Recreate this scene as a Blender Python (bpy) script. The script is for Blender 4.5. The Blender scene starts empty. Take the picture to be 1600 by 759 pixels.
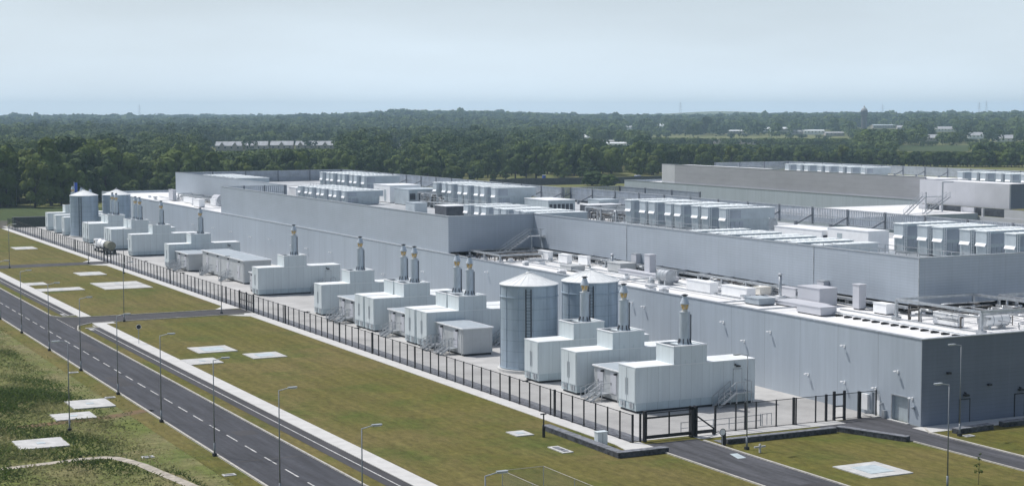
import bpy, math, random
import numpy as np
from mathutils import Vector
random.seed(7); rng = np.random.default_rng(11)
S = bpy.context.scene
COL = S.collection
R = math.radians
# ---------------------------------------------------------------- camera
HC = 28.0
YAW, PIT, ROLL, FPX = .46311, .077696, -.002143, 2597.2
cam = bpy.data.cameras.new('camera'); co = bpy.data.objects.new('camera', cam); COL.objects.link(co)
cam.sensor_width = 36; cam.lens = FPX/1600*36; cam.clip_start = .5; cam.clip_end = 40000
Fv = Vector((math.sin(YAW)*math.cos(PIT), math.cos(YAW)*math.cos(PIT), -math.sin(PIT)))
rv = Vector((math.cos(YAW), -math.sin(YAW), 0)); uv = rv.cross(Fv)
r2 = rv*math.cos(ROLL)+uv*math.sin(ROLL); u2 = -rv*math.sin(ROLL)+uv*math.cos(ROLL)
from mathutils import Matrix
co.matrix_world = Matrix(((r2.x,u2.x,-Fv.x,0),(r2.y,u2.y,-Fv.y,0),(r2.z,u2.z,-Fv.z,HC),(0,0,0,1)))
S.camera = co
# ---------------------------------------------------------------- world, sun, exposure
W = bpy.data.worlds.new('World'); S.world = W; W.use_nodes = True
nt = W.node_tree; nt.nodes.clear()
sky = nt.nodes.new('ShaderNodeTexSky'); sky.sky_type = 'NISHITA'; sky.sun_disc = False
SUN_EL, SUN_AZ = R(58.5), R(-32.0)          # azimuth clockwise from +Y
sky.sun_elevation = SUN_EL; sky.sun_rotation = SUN_AZ; sky.altitude = 0
sky.air_density = 1.0; sky.dust_density = 4.0; sky.ozone_density = 2.5
bg = nt.nodes.new('ShaderNodeBackground'); bg.inputs[1].default_value = .085
out = nt.nodes.new('ShaderNodeOutputWorld')
# thin high veil cloud over the clear sky
tc = nt.nodes.new('ShaderNodeTexCoord'); mp = nt.nodes.new('ShaderNodeMapping'); mp.inputs['Scale'].default_value = (1,1,5)
nz = nt.nodes.new('ShaderNodeTexNoise'); nz.inputs['Scale'].default_value = 3.2; nz.inputs['Detail'].default_value = 5
cr = nt.nodes.new('ShaderNodeMapRange'); cr.inputs['From Min'].default_value = .35; cr.inputs['From Max'].default_value = .75
cr.inputs['To Min'].default_value = .80; cr.inputs['To Max'].default_value = 1.0
mx = nt.nodes.new('ShaderNodeMix'); mx.data_type = 'RGBA'; mx.inputs['B'].default_value = (7.5,8.65,9.6,1)
nt.links.new(tc.outputs['Generated'], mp.inputs[0]); nt.links.new(mp.outputs[0], nz.inputs[0]); nt.links.new(nz.outputs[0], cr.inputs[0])
sx = nt.nodes.new('ShaderNodeSeparateXYZ'); nt.links.new(tc.outputs['Generated'], sx.inputs[0])
hr = nt.nodes.new('ShaderNodeMapRange'); hr.inputs['From Min'].default_value = 0; hr.inputs['From Max'].default_value = .42; hr.inputs['To Min'].default_value = 1.0; hr.inputs['To Max'].default_value = .08
nt.links.new(sx.outputs[2], hr.inputs[0]); fm = nt.nodes.new('ShaderNodeMath'); fm.operation = 'MULTIPLY'; nt.links.new(hr.outputs[0], fm.inputs[0]); nt.links.new(cr.outputs[0], fm.inputs[1])
nt.links.new(fm.outputs[0], mx.inputs['Factor']); nt.links.new(sky.outputs[0], mx.inputs['A']); nt.links.new(mx.outputs['Result'], bg.inputs[0])
hb = nt.nodes.new('ShaderNodeMapRange'); hb.inputs['From Min'].default_value = 0; hb.inputs['From Max'].default_value = .11   # bright haze line of the low sky
hb.inputs['To Min'].default_value = .116; hb.inputs['To Max'].default_value = .085; nt.links.new(sx.outputs[2], hb.inputs[0]); nt.links.new(hb.outputs[0], bg.inputs[1])
nt.links.new(bg.outputs[0], out.inputs[0])
sl = bpy.data.lights.new('sun', 'SUN'); sl.energy = 3.3; sl.angle = R(.53); sl.color = (1.0,.98,.95)
so = bpy.data.objects.new('sun', sl); COL.objects.link(so)
sd = Vector((math.sin(SUN_AZ)*math.cos(SUN_EL), math.cos(SUN_AZ)*math.cos(SUN_EL), math.sin(SUN_EL)))
so.rotation_euler = sd.to_track_quat('Z','Y').to_euler(); so.location = (0,0,200)
S.view_settings.view_transform = 'Standard'; S.view_settings.look = 'None'
S.view_settings.exposure = 0.1; S.view_settings.gamma = 1; S.view_settings.use_curve_mapping = False
S.render.engine = 'CYCLES'
S.cycles.transparent_max_bounces = 16; S.cycles.max_bounces = 6; S.cycles.volume_bounces = 1

def g(px, py, z=0.0):            # survey: point of a horizontal level seen at a photo pixel (world metres)
    d = r2*(px-800) - u2*(py-379.5) + Fv*FPX
    t = (z-HC)/d.z
    return Vector((d.x*t, d.y*t, z))
def azd(px, dist):               # world point at a bearing and distance
    d = r2*(px-800) + Fv*FPX; a = math.atan2(d.x, d.y)
    return math.sin(a)*dist, math.cos(a)*dist
# ---------------------------------------------------------------- helpers
def tag(o, label=None, cat=None, group=None, kind=None):
    if label: o['label'] = label
    if cat: o['category'] = cat
    if group: o['group'] = group
    if kind: o['kind'] = kind
    return o
def empty(name, loc, label, cat, group=None, rz=0):
    o = bpy.data.objects.new(name, None); COL.objects.link(o); o.location = loc; o.rotation_euler = (0,0,rz)
    o.empty_display_size = .5
    return tag(o, label, cat, group)
def copy_tree(o, parent=None):
    c = o.copy(); COL.objects.link(c)
    if parent: c.parent = parent
    for ch in o.children: copy_tree(ch, c)
    return c
def dup(o, loc, label, group=None):
    c = copy_tree(o); c.location = loc; c['label'] = label
    if group: c['group'] = group
    return c
def nth(i): return '%d%s'%(i,'th' if 10<=i%100<=20 else {1:'st',2:'nd',3:'rd'}.get(i%10,'th'))
class MB:
    def __init__(s): s.v=[]; s.f=[]
    def box(s,x0,y0,z0,x1,y1,z1):
        b=len(s.v); s.v += [(x0,y0,z0),(x1,y0,z0),(x1,y1,z0),(x0,y1,z0),(x0,y0,z1),(x1,y0,z1),(x1,y1,z1),(x0,y1,z1)]
        s.f += [(b,b+3,b+2,b+1),(b+4,b+5,b+6,b+7),(b,b+1,b+5,b+4),(b+1,b+2,b+6,b+5),(b+2,b+3,b+7,b+6),(b+3,b,b+4,b+7)]; return s
    def quad(s,*p):
        b=len(s.v); s.v += [tuple(q) for q in p]; s.f.append(tuple(range(b,b+len(p)))); return s
    def rect(s,x0,y0,x1,y1,z): return s.quad((x0,y0,z),(x1,y0,z),(x1,y1,z),(x0,y1,z))
    def prism(s,poly,z0,z1):
        n=len(poly); b=len(s.v)
        a=sum(poly[i][0]*poly[(i+1)%n][1]-poly[(i+1)%n][0]*poly[i][1] for i in range(n))
        if a<0: poly=poly[::-1]
        s.v += [(p[0],p[1],z0) for p in poly]+[(p[0],p[1],z1) for p in poly]
        s.f.append(tuple(b+i for i in range(n))[::-1]); s.f.append(tuple(b+n+i for i in range(n)))
        for i in range(n):
            j=(i+1)%n; s.f.append((b+i,b+j,b+n+j,b+n+i))
        return s
    def cyl(s,p0,p1,r0,r1=None,n=10,caps=True):
        if r1 is None: r1=r0
        p0=Vector(p0); p1=Vector(p1); d=(p1-p0).normalized()
        a=d.orthogonal().normalized(); c=d.cross(a); b=len(s.v)
        for P,r in ((p0,r0),(p1,r1)):
            for i in range(n):
                t=2*math.pi*i/n; s.v.append(tuple(P+a*(r*math.cos(t))+c*(r*math.sin(t))))
        for i in range(n):
            j=(i+1)%n; s.f.append((b+i,b+j,b+n+j,b+n+i))
        if caps: s.f.append(tuple(b+i for i in range(n))[::-1]); s.f.append(tuple(b+n+i for i in range(n)))
        return s
    def lathe(s,cx,cy,prof,n=20):
        b=len(s.v); m=len(prof)
        for r,z in prof:
            for i in range(n):
                t=2*math.pi*i/n; s.v.append((cx+r*math.cos(t),cy+r*math.sin(t),z))
        for k in range(m-1):
            for i in range(n):
                j=(i+1)%n; s.f.append((b+k*n+i,b+k*n+j,b+(k+1)*n+j,b+(k+1)*n+i))
        s.f.append(tuple(b+i for i in range(n))[::-1]); s.f.append(tuple(b+(m-1)*n+i for i in range(n)))
        return s
    def beam(s,p0,p1,w,h=None):
        h=h or w; p0=Vector(p0); p1=Vector(p1); d=(p1-p0).normalized()
        up=Vector((0,0,1)) if abs(d.z)<.95 else Vector((0,1,0))
        a=d.cross(up).normalized()*(w/2); c=a.cross(d).normalized()*(h/2); b=len(s.v)
        for P in (p0,p1): s.v += [tuple(P-a-c),tuple(P+a-c),tuple(P+a+c),tuple(P-a+c)]
        s.f += [(b,b+1,b+2,b+3)[::-1],(b+4,b+5,b+6,b+7),(b,b+1,b+5,b+4),(b+1,b+2,b+6,b+5),(b+2,b+3,b+7,b+6),(b+3,b,b+4,b+7)]; return s
    def build(s,name,m,parent=None,smooth=False):
        me=bpy.data.meshes.new(name); me.from_pydata(s.v,[],s.f); me.materials.append(m); me.validate()
        if smooth: me.polygons.foreach_set('use_smooth',[True]*len(me.polygons))
        me.update()
        o=bpy.data.objects.new(name,me); COL.objects.link(o)
        if parent: o.parent=parent
        return o
def struct(name,mb,m,kind='structure'):
    o=mb.build(name,m); o['kind']=kind; return o
# ---------------------------------------------------------------- materials
def mat(name,col,rough=.7,metal=0,var=.12,scale=1.0,bump=0,bscale=20,stretch=(1,1,1),joint=None,col2=None,objrand=0,spec=.4,streak=0,sst=(2.2,2.2,.10)):
    """procedural: base colour varied by noise; joint=(run period, height period, width, darkness) draws panel joints"""
    m=bpy.data.materials.new(name); m.use_nodes=True; t=m.node_tree; N=t.nodes; L=t.links
    p=N['Principled BSDF']; p.inputs['Roughness'].default_value=rough; p.inputs['Metallic'].default_value=metal
    p.inputs['Specular IOR Level'].default_value=spec
    c=N.new('ShaderNodeTexCoord'); mp=N.new('ShaderNodeMapping'); mp.inputs['Scale'].default_value=stretch
    L.new(c.outputs['Object'],mp.inputs[0])
    n=N.new('ShaderNodeTexNoise'); n.inputs['Scale'].default_value=scale; n.inputs['Detail'].default_value=6; n.inputs['Roughness'].default_value=.6
    L.new(mp.outputs[0],n.inputs[0])
    x=N.new('ShaderNodeMix'); x.data_type='RGBA'
    a=col; b=col2 or tuple(max(0,k*(1-2*var)) for k in col)
    if not col2: a=tuple(min(1,k*(1+var)) for k in col)
    x.inputs['A'].default_value=(*a,1); x.inputs['B'].default_value=(*b,1)
    r=N.new('ShaderNodeMapRange'); r.inputs['From Min'].default_value=.3; r.inputs['From Max'].default_value=.7
    L.new(n.outputs[0],r.inputs[0]); L.new(r.outputs[0],x.inputs['Factor']); res=x.outputs['Result']
    def mul(sock,fac):
        y=N.new('ShaderNodeMix'); y.data_type='RGBA'; y.blend_type='MULTIPLY'; y.inputs['Factor'].default_value=1
        L.new(sock,y.inputs['A']); L.new(fac,y.inputs['B']); return y.outputs['Result']
    def math_(op,a_,b_=None,v=None):
        q=N.new('ShaderNodeMath'); q.operation=op
        if hasattr(a_,'links'): L.new(a_,q.inputs[0])
        else: q.inputs[0].default_value=a_
        if b_ is not None:
            if hasattr(b_,'links'): L.new(b_,q.inputs[1])
            else: q.inputs[1].default_value=b_
        return q.outputs[0]
    if joint:
        sp=N.new('ShaderNodeSeparateXYZ'); L.new(c.outputs['Object'],sp.inputs[0])
        run=math_('ADD',sp.outputs[0],sp.outputs[1]); pr,pz,w,dk=joint; masks=[]
        if pr: masks.append(math_('LESS_THAN',math_('FRACT',math_('DIVIDE',run,pr)),w/pr))
        if pz: masks.append(math_('LESS_THAN',math_('FRACT',math_('DIVIDE',sp.outputs[2],pz)),w/pz))
        k=masks[0] if len(masks)==1 else math_('MAXIMUM',masks[0],masks[1])
        res=mul(res,math_('SUBTRACT',1.0,math_('MULTIPLY',k,dk)))
        if pr:   # each panel a shade of its own
            wn=N.new('ShaderNodeTexWhiteNoise'); wn.noise_dimensions='1D'
            L.new(math_('FLOOR',math_('DIVIDE',run,pr)),wn.inputs['W'])
            res=mul(res,math_('ADD',math_('MULTIPLY',wn.outputs['Value'],.035),.98))
    if streak:
        m3=N.new('ShaderNodeMapping'); m3.inputs['Scale'].default_value=sst; L.new(c.outputs['Object'],m3.inputs[0])
        n3=N.new('ShaderNodeTexNoise'); n3.inputs['Scale'].default_value=1; n3.inputs['Detail'].default_value=7; n3.inputs['Roughness'].default_value=.7; L.new(m3.outputs[0],n3.inputs[0])
        r3=N.new('ShaderNodeMapRange'); r3.inputs['From Min'].default_value=.3; r3.inputs['From Max'].default_value=.7; r3.inputs['To Min'].default_value=1-streak*.5; r3.inputs['To Max'].default_value=1+streak*.35
        L.new(n3.outputs[0],r3.inputs[0]); res=mul(res,r3.outputs[0])
    if objrand:
        oi=N.new('ShaderNodeObjectInfo')
        res=mul(res,math_('ADD',math_('MULTIPLY',oi.outputs['Random'],objrand*2),1-objrand))
    L.new(res,p.inputs['Base Color'])
    if bump:
        n2=N.new('ShaderNodeTexNoise'); n2.inputs['Scale'].default_value=bscale; n2.inputs['Detail'].default_value=4
        L.new(mp.outputs[0],n2.inputs[0]); bp=N.new('ShaderNodeBump'); bp.inputs['Strength'].default_value=bump; bp.inputs['Distance'].default_value=.05
        L.new(n2.outputs[0],bp.inputs['Height']); L.new(bp.outputs[0],p.inputs['Normal'])
    m['nt']=1
    return m
M={}
M['clad']=mat('wall_cladding',(.41,.462,.52),.42,0,.04,.25,joint=(6.0,0,.07,.28),stretch=(1,1,.25),spec=.5,streak=.16)
M['cladup']=mat('upper_cladding',(.395,.443,.502),.42,0,.05,.3,joint=(3.6,.3,.05,.14),stretch=(.3,.3,1),spec=.5,streak=.12)
M['cladbrown']=mat('unfinished_cladding',(.35,.355,.39),.75,0,.05,.12,joint=(7.2,1.2,.06,.15),stretch=(.4,.4,2),streak=.15,sst=(.25,.25,.8))
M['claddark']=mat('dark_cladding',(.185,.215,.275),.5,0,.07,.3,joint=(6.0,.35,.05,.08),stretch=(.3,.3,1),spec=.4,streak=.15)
M['cladpale']=mat('pale_cladding',(.55,.56,.60),.5,0,.04,.3,joint=(6,0,.06,.15))
M['box']=mat('container_paint',(.62,.68,.70),.45,0,.025,.5,joint=(1.22,0,.035,.25),stretch=(1,1,.3),streak=.12)
M['boxroof']=mat('container_roof',(.80,.83,.84),.5,0,.07,.6)
M['skirt']=mat('container_skirt',(.50,.58,.61),.5,0,.05,1.2,joint=(1.2,0,.04,.35))
M['silo']=mat('silo_steel',(.36,.44,.52),.42,.1,.08,.6,joint=(0,1.15,.06,.22),stretch=(1,1,.4),streak=.25)
M['siloroof']=mat('silo_roof',(.78,.80,.80),.5,0,.06,1.5)
M['galv']=mat('galvanised_steel',(.46,.49,.52),.4,.5,.12,2)
M['chim']=mat('flue_steel',(.50,.56,.62),.38,.15,.10,1.5,stretch=(1,1,.3))
M['lampsteel']=mat('lamp_steel',(.24,.26,.28),.45,.3,.1,2)
M['gold']=mat('heat_tinted_steel',(.72,.50,.22),.35,.3,.2,5)
M['cream']=mat('collar_white',(.72,.70,.64),.5,0,.08,4)
M['dark']=mat('dark_steel',(.035,.038,.045),.5,.2,.2,3)
M['fence']=mat('fence_paint',(.022,.023,.028),.5,.1,.2,3)
M['grey']=mat('switch_room_cladding',(.47,.49,.50),.6,0,.05,.7,joint=(1.1,0,.03,.18))
M['greyroof']=mat('grey_felt_roof',(.37,.42,.46),.8,0,.08,1.2)
M['white']=mat('white_casing',(.88,.89,.90),.4,0,.03,1.2)
M['membrane']=mat('white_roof_membrane',(.80,.80,.80),.7,0,.08,.35,joint=(3.1,0,.06,.15),bump=.2,bscale=3,streak=.18,sst=(.5,.5,.5))
M['deck']=mat('plant_deck',(.45,.47,.49),.8,0,.2,.25,joint=(2.4,0,.05,.2))
M['ahu']=mat('ahu_casing',(.47,.53,.56),.45,.1,.08,.9,joint=(.62,0,.03,.2),objrand=.05)
M['ahuup']=mat('ahu_upper_casing',(.48,.54,.58),.42,.1,.07,.7,joint=(.9,0,.03,.12),objrand=.05)
M['ahuroof']=mat('ahu_roof_sheet',(.84,.88,.89),.45,0,.08,.8,objrand=.06)
M['louvre']=mat('louvre_slats',(.40,.44,.50),.5,.3,.12,.8)
M['postgrey']=mat('screen_post_steel',(.20,.22,.25),.5,.2,.15,2)
M['pipe']=mat('pipe_lagging',(.50,.52,.54),.35,.6,.2,2)
M['pipedark']=mat('pipe_dark',(.14,.13,.12),.6,.2,.4,2)
M['conc']=mat('yard_concrete',(.47,.465,.455),.85,0,.10,.15,joint=(6.2,0,.06,.3),bump=.1,bscale=10,streak=.3,sst=(.35,.35,.35))
M['path']=mat('footpath_concrete',(.56,.555,.54),.85,0,.06,.8,joint=(2.0,0,.04,.22))
M['kerb']=mat('kerb_concrete',(.47,.45,.41),.85,0,.14,2,joint=(.92,0,.03,.3))
M['pad']=mat('pad_concrete',(.53,.53,.52),.85,0,.12,.9,streak=.3,sst=(1.2,1.2,1.2))
M['padin']=mat('pad_cover',(.46,.53,.56),.6,.1,.10,1.6)
M['line']=mat('road_paint',(.52,.52,.51),.7,0,.25,2)
M['stone']=mat('dark_walling_stone',(.075,.08,.095),.8,0,.45,2.2,bump=.8,bscale=9)
M['stonetop']=mat('dark_coping_stone',(.19,.20,.225),.8,0,.3,2.5,bump=.4,bscale=8)
M['asph']=mat('asphalt',(.050,.052,.063),.85,0,.26,.9,bump=.25,bscale=30,stretch=(1.6,.10,1),streak=.5)
M['asph2']=mat('cycle_asphalt',(.052,.050,.055),.85,0,.2,.5,bump=.25,bscale=30,stretch=(1,.3,1))
M['drv']=mat('driveway_asphalt',(.072,.073,.083),.85,0,.28,.8,bump=.25,bscale=30,stretch=(1.6,.12,1),streak=.5)
M['gravel']=mat('gravel_path',(.43,.39,.33),.95,0,.2,1.5,bump=.5,bscale=20)
M['dirt']=mat('red_earth',(.20,.115,.06),.95,0,.35,.6,bump=.6,bscale=6,col2=(.10,.085,.04))
M['black']=mat('black_rubber',(.02,.02,.02),.8,0,.2,4)
M['blue']=mat('blue_plastic',(.03,.09,.42),.5,0,.1,1)
M['khaki']=mat('khaki_tank',(.20,.20,.15),.5,.1,.15,2)
M['glass']=mat('window_glass',(.06,.08,.10),.1,0,.1,2)
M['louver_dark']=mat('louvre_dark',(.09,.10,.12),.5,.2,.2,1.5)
M['housewall']=mat('render_wall',(.36,.34,.31),.85,0,.08,.3)
M['houseroof']=mat('slate_roof',(.42,.43,.45),.8,0,.15,.4)
M['brick']=mat('tower_brick',(.10,.085,.08),.85,0,.15,.3)
M['bark']=mat('bark',(.075,.06,.045),.9,0,.25,3,bump=.4,bscale=10)
M['greenblock']=mat('dark_green_panel',(.03,.05,.04),.6,0,.2,1)
def clearpanel(name,col,alpha):
    m=bpy.data.materials.new(name); m.use_nodes=True; t=m.node_tree; N=t.nodes; L=t.links
    p=N['Principled BSDF']; p.inputs['Base Color'].default_value=(*col,1); p.inputs['Roughness'].default_value=.5
    tr=N.new('ShaderNodeBsdfTransparent'); mx=N.new('ShaderNodeMixShader'); o=N['Material Output']
    n=N.new('ShaderNodeTexNoise'); n.inputs['Scale'].default_value=.5; mr=N.new('ShaderNodeMapRange')
    mr.inputs['To Min'].default_value=alpha*.85; mr.inputs['To Max'].default_value=alpha*1.15
    c=N.new('ShaderNodeTexCoord'); L.new(c.outputs['Object'],n.inputs[0]); L.new(n.outputs[0],mr.inputs[0]); L.new(mr.outputs[0],mx.inputs[0])
    L.new(tr.outputs[0],mx.inputs[1]); L.new(p.outputs[0],mx.inputs[2]); L.new(mx.outputs[0],o.inputs['Surface']); return m
M['mesh']=clearpanel('fine_wire_mesh',(.03,.03,.035),.20)
M['net']=clearpanel('chain_link_mesh',(.30,.30,.27),.14)
def grassmat(name,cols,s1,s2,bump=.5,stretch=(1,.45,1)):
    """three-tone grass: broad dry/lush patches, mowing streaks and fine speckle"""
    m=bpy.data.materials.new(name); m.use_nodes=True; t=m.node_tree; N=t.nodes; L=t.links
    p=N['Principled BSDF']; p.inputs['Roughness'].default_value=.95; p.inputs['Specular IOR Level'].default_value=.1
    c=N.new('ShaderNodeTexCoord'); mp=N.new('ShaderNodeMapping'); mp.inputs['Scale'].default_value=stretch; L.new(c.outputs['Object'],mp.inputs[0])
    def no(sc,det,src):
        n=N.new('ShaderNodeTexNoise'); n.inputs['Scale'].default_value=sc; n.inputs['Detail'].default_value=det; n.inputs['Roughness'].default_value=.65
        L.new(src,n.inputs[0]); return n.outputs[0]
    A=no(s1,5,mp.outputs[0]); B=no(s2,8,c.outputs['Object']); Cc=no(9,6,c.outputs['Object'])
    def mr(s,a,b,c0=0,c1=1):
        r=N.new('ShaderNodeMapRange'); r.inputs['From Min'].default_value=a; r.inputs['From Max'].default_value=b
        r.inputs['To Min'].default_value=c0; r.inputs['To Max'].default_value=c1; L.new(s,r.inputs[0]); return r.outputs[0]
    x=N.new('ShaderNodeMix'); x.data_type='RGBA'; x.inputs['A'].default_value=(*cols[0],1); x.inputs['B'].default_value=(*cols[1],1); L.new(mr(A,.38,.62),x.inputs['Factor'])
    y=N.new('ShaderNodeMix'); y.data_type='RGBA'; L.new(x.outputs['Result'],y.inputs['A']); y.inputs['B'].default_value=(*cols[2],1); L.new(mr(B,.48,.72),y.inputs['Factor'])
    z=N.new('ShaderNodeMix'); z.data_type='RGBA'; z.blend_type='MULTIPLY'; z.inputs['Factor'].default_value=1
    L.new(y.outputs['Result'],z.inputs['A']); D=no(1.9,8,mp.outputs[0]); pw=N.new('ShaderNodeMath'); pw.operation='MULTIPLY'; L.new(mr(Cc,.3,.7,.78,1.2),pw.inputs[0]); L.new(mr(D,.32,.68,.72,1.24),pw.inputs[1]); mq=N.new('ShaderNodeMapping'); mq.inputs['Scale'].default_value=(.9,.03,1) if stretch[1]<1 else (.5,.5,1); L.new(c.outputs['Object'],mq.inputs[0]); E_=no(1.0,4,mq.outputs[0]); p2=N.new('ShaderNodeMath'); p2.operation='MULTIPLY'; L.new(pw.outputs[0],p2.inputs[0]); L.new(mr(E_,.35,.65,.86,1.14),p2.inputs[1]); L.new(p2.outputs[0],z.inputs['B']); L.new(z.outputs['Result'],p.inputs['Base Color'])
    bp=N.new('ShaderNodeBump'); bp.inputs['Strength'].default_value=bump; bp.inputs['Distance'].default_value=.08; L.new(Cc,bp.inputs['Height']); L.new(bp.outputs[0],p.inputs['Normal'])
    return m
M['lawn']=grassmat('mown_grass',[(.122,.114,.030),(.150,.126,.048),(.078,.104,.022)],.07,.10)
M['rough']=grassmat('rough_grass',[(.135,.160,.045),(.20,.18,.09),(.09,.130,.032)],.13,.20,.8,(1,1,1))
M['field']=grassmat('meadow',[(.055,.082,.028),(.07,.09,.036),(.045,.07,.022)],.01,.02,.3)
M['scrub']=grassmat('bare_ground',[(.095,.092,.080),(.12,.11,.098),(.05,.062,.035)],.02,.03,.3)
def leafmat(name,c0,c1,attr=False,tl=.10):
    m=bpy.data.materials.new(name); m.use_nodes=True; t=m.node_tree; N=t.nodes; L=t.links
    p=N['Principled BSDF']; p.inputs['Roughness'].default_value=.75; p.inputs['Specular IOR Level'].default_value=.15
    x=N.new('ShaderNodeMix'); x.data_type='RGBA'; x.inputs['A'].default_value=(*c0,1); x.inputs['B'].default_value=(*c1,1)
    if attr:
        a=N.new('ShaderNodeAttribute'); a.attribute_name='tint'; L.new(a.outputs['Fac'],x.inputs['Factor'])
    else:
        oi=N.new('ShaderNodeObjectInfo'); L.new(oi.outputs['Random'],x.inputs['Factor'])
    c=N.new('ShaderNodeTexCoord'); n=N.new('ShaderNodeTexNoise'); n.inputs['Scale'].default_value=.45 if not attr else .05; n.inputs['Detail'].default_value=3
    L.new(c.outputs['Object'],n.inputs[0]); r=N.new('ShaderNodeMapRange'); r.inputs['From Min'].default_value=.3; r.inputs['From Max'].default_value=.7; r.inputs['To Min'].default_value=.8; r.inputs['To Max'].default_value=1.2
    L.new(n.outputs[0],r.inputs[0]); z=N.new('ShaderNodeMix'); z.data_type='RGBA'; z.blend_type='MULTIPLY'; z.inputs['Factor'].default_value=1
    L.new(x.outputs['Result'],z.inputs['A']); L.new(r.outputs[0],z.inputs['B']); L.new(z.outputs['Result'],p.inputs['Base Color'])
    tb=N.new('ShaderNodeBsdfTranslucent'); L.new(z.outputs['Result'],tb.inputs[0]); ms=N.new('ShaderNodeMixShader'); ms.inputs[0].default_value=tl
    L.new(p.outputs[0],ms.inputs[1]); L.new(tb.outputs[0],ms.inputs[2]); L.new(ms.outputs[0],N['Material Output'].inputs['Surface'])
    return m
M['leaf']=leafmat('tree_leaves',(.032,.064,.020),(.125,.172,.038))
M['leafy']=leafmat('yellow_green_leaves',(.10,.135,.024),(.12,.15,.034))
M['forest']=leafmat('forest_leaves',(.030,.063,.022),(.122,.168,.044),True)
M['tuft']=leafmat('long_grass',(.075,.115,.030),(.34,.32,.16),True,.5)
# ---------------------------------------------------------------- ground and terrain
def T(x,y):
    d=math.hypot(x,y); az=math.atan2(x,y)
    px=800+2597*math.tan(az-YAW) if abs(az-YAW)<1.2 else 800
    s=min(1,max(0,(d-1500)/2200)); s=s*s*(3-2*s)
    b=math.exp(-((px-705)/170)**2)*9+math.exp(-((px-620)/60)**2)*2+math.exp(-((px-1700)/260)**2)*4
    w=math.sin(x*.0016+1)*math.cos(y*.0013)*2.2
    return s*(6.0+b+w)
mb=MB(); rings=[0,60,120,250,450,700,1000,1400]+[1500+i*250 for i in range(14)]+[5500,6000,6500]
NS=144
for r_ in rings[1:]:
    for i in range(NS):
        a=2*math.pi*i/NS; x,y=r_*math.sin(a),r_*math.cos(a); mb.v.append((x,y,T(x,y)))
mb.v.append((0,0,0)); c0=len(mb.v)-1
for i in range(NS): mb.f.append((c0,(i+1)%NS,i))
for k in range(len(rings)-2):
    for i in range(NS):
        j=(i+1)%NS; mb.f.append((k*NS+i,k*NS+j,(k+1)*NS+j,(k+1)*NS+i))
struct('ground',mb,M['rough'])
# distant blue ridge
mb=MB(); pts=[]
for i in range(121):
    px=-500+i*22; x,y=azd(px,6250); hh=8+14*math.exp(-((px-1120)/130)**2)+9*math.exp(-((px-1350)/90)**2)+5*math.sin(i*.7)*.4+7*math.exp(-((px-250)/180)**2)
    x2,y2=azd(px,6440); pts.append(((x,y),(x2,y2),hh+10))
for i in range(120):
    (a,b,h),(c_,d_,h2)=pts[i],pts[i+1]
    mb.quad((a[0],a[1],5),(c_[0],c_[1],5),(d_[0],d_[1],h2),(b[0],b[1],h))
struct('hills',mb,M['rough'])
L0=.012
mb=MB(); mb.rect(45.4,30,150,421.5,L0); mb.rect(36.6,30,38.45,421.5,L0); struct('lawn',mb,M['lawn'])
# site roads
mb=MB(); mb.rect(38.7,20,45.25,520,.02); struct('road',mb,M['asph'])
mb=MB(); mb.prism([(45.2,217.2),(46.2,221.5),(48.6,224.1),(71.7,224.6),(71.7,230.6),(48.6,230.6),(46.2,232.0),(45.2,234.5)],.004,.026)
mb.prism([(45.2,306),(48,311.5),(71.7,312.2),(71.7,317.6),(48,318.4),(45.2,323)],.004,.026); struct('side_road',mb,M['asph2'])
mb=MB(); mb.rect(72.0,30,77.45,119.6,.024); struct('driveway',mb,M['drv'])
mb=MB(); mb.prism([(93.25,30),(96.9,30),(97.0,112.6),(98.1,114.5),(98.19,121.5),(90.2,120.0),(90.2,117.2),(93.25,116.8)],.004,.026); struct('service_road',mb,M['drv'])
# kerbs
mb=MB()
for x0,x1,y0,y1 in [(38.5,38.7,20,421),(45.25,45.42,20,217.2),(45.25,45.42,234.5,306),(45.25,45.42,323,421),(71.83,72.0,30,116),(77.45,77.65,30,118.6),(93.12,93.25,30,110),(96.9,97.15,30,112.5)]:
    mb.box(x0,y0,0,x1,y1,.12)
for a,b in [((45.33,217.2),(46.3,221.6)),((46.3,221.6),(48.6,224.0)),((45.33,234.5),(46.3,232.1)),((46.3,232.1),(48.6,230.75)),((48.6,223.95),(70,224.5)),((48.6,230.75),(70,230.75)),((97.02,112.5),(98.1,114.4))]:
    mb.beam((*a,.06),(*b,.06),.16,.12)
struct('kerb',mb,M['kerb'])
# cycle lane, verge, footway
mb=MB()
for y0,y1 in [(20,219.4),(233.5,305),(324,421)]: mb.rect(46.75,y0,48.52,y1,.03)
struct('cycle_lane',mb,M['asph2'])
mb=MB()
for y0,y1 in [(20,222.2),(231.4,310),(319.5,421)]: mb.box(48.55,y0,0,50.18,y1,.07)
mb.rect(48.6,222.3,51.5,224.0,.05)
struct('footpath',mb,M['path'])
mb=MB(); mb.box(69.95,120.6,0,71.45,225.0,.06); mb.box(69.95,231.2,0,71.45,312,.06); mb.box(69.95,317.8,0,71.45,421.4,.06)
mb.prism([(67.6,230.9),(69.95,230.9),(69.95,234.8)],0,.05); mb.prism([(67.4,223.9),(69.95,223.9),(69.95,221.3)],0,.05)
mb.prism([(67.6,318),(69.95,318),(69.95,322)],0,.05); mb.prism([(67.4,311.8),(69.95,311.8),(69.95,308.5)],0,.05)
mb.prism([(69.1,116.2),(72.3,116.2),(72.3,120.6),(69.95,120.6),(69.5,118)],0,.062)
mb.box(77.7,119.4,0,93.3,121.0,.06); mb.box(97.2,112.6,0,150,114.96,.05)
struct('pavement',mb,M['path'])
mb=MB(); mb.rect(71.5,121.0,98.2,430,.034); mb.rect(77.7,119.6,93.3,121.0,.03); struct('yard',mb,M['conc'])
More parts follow.
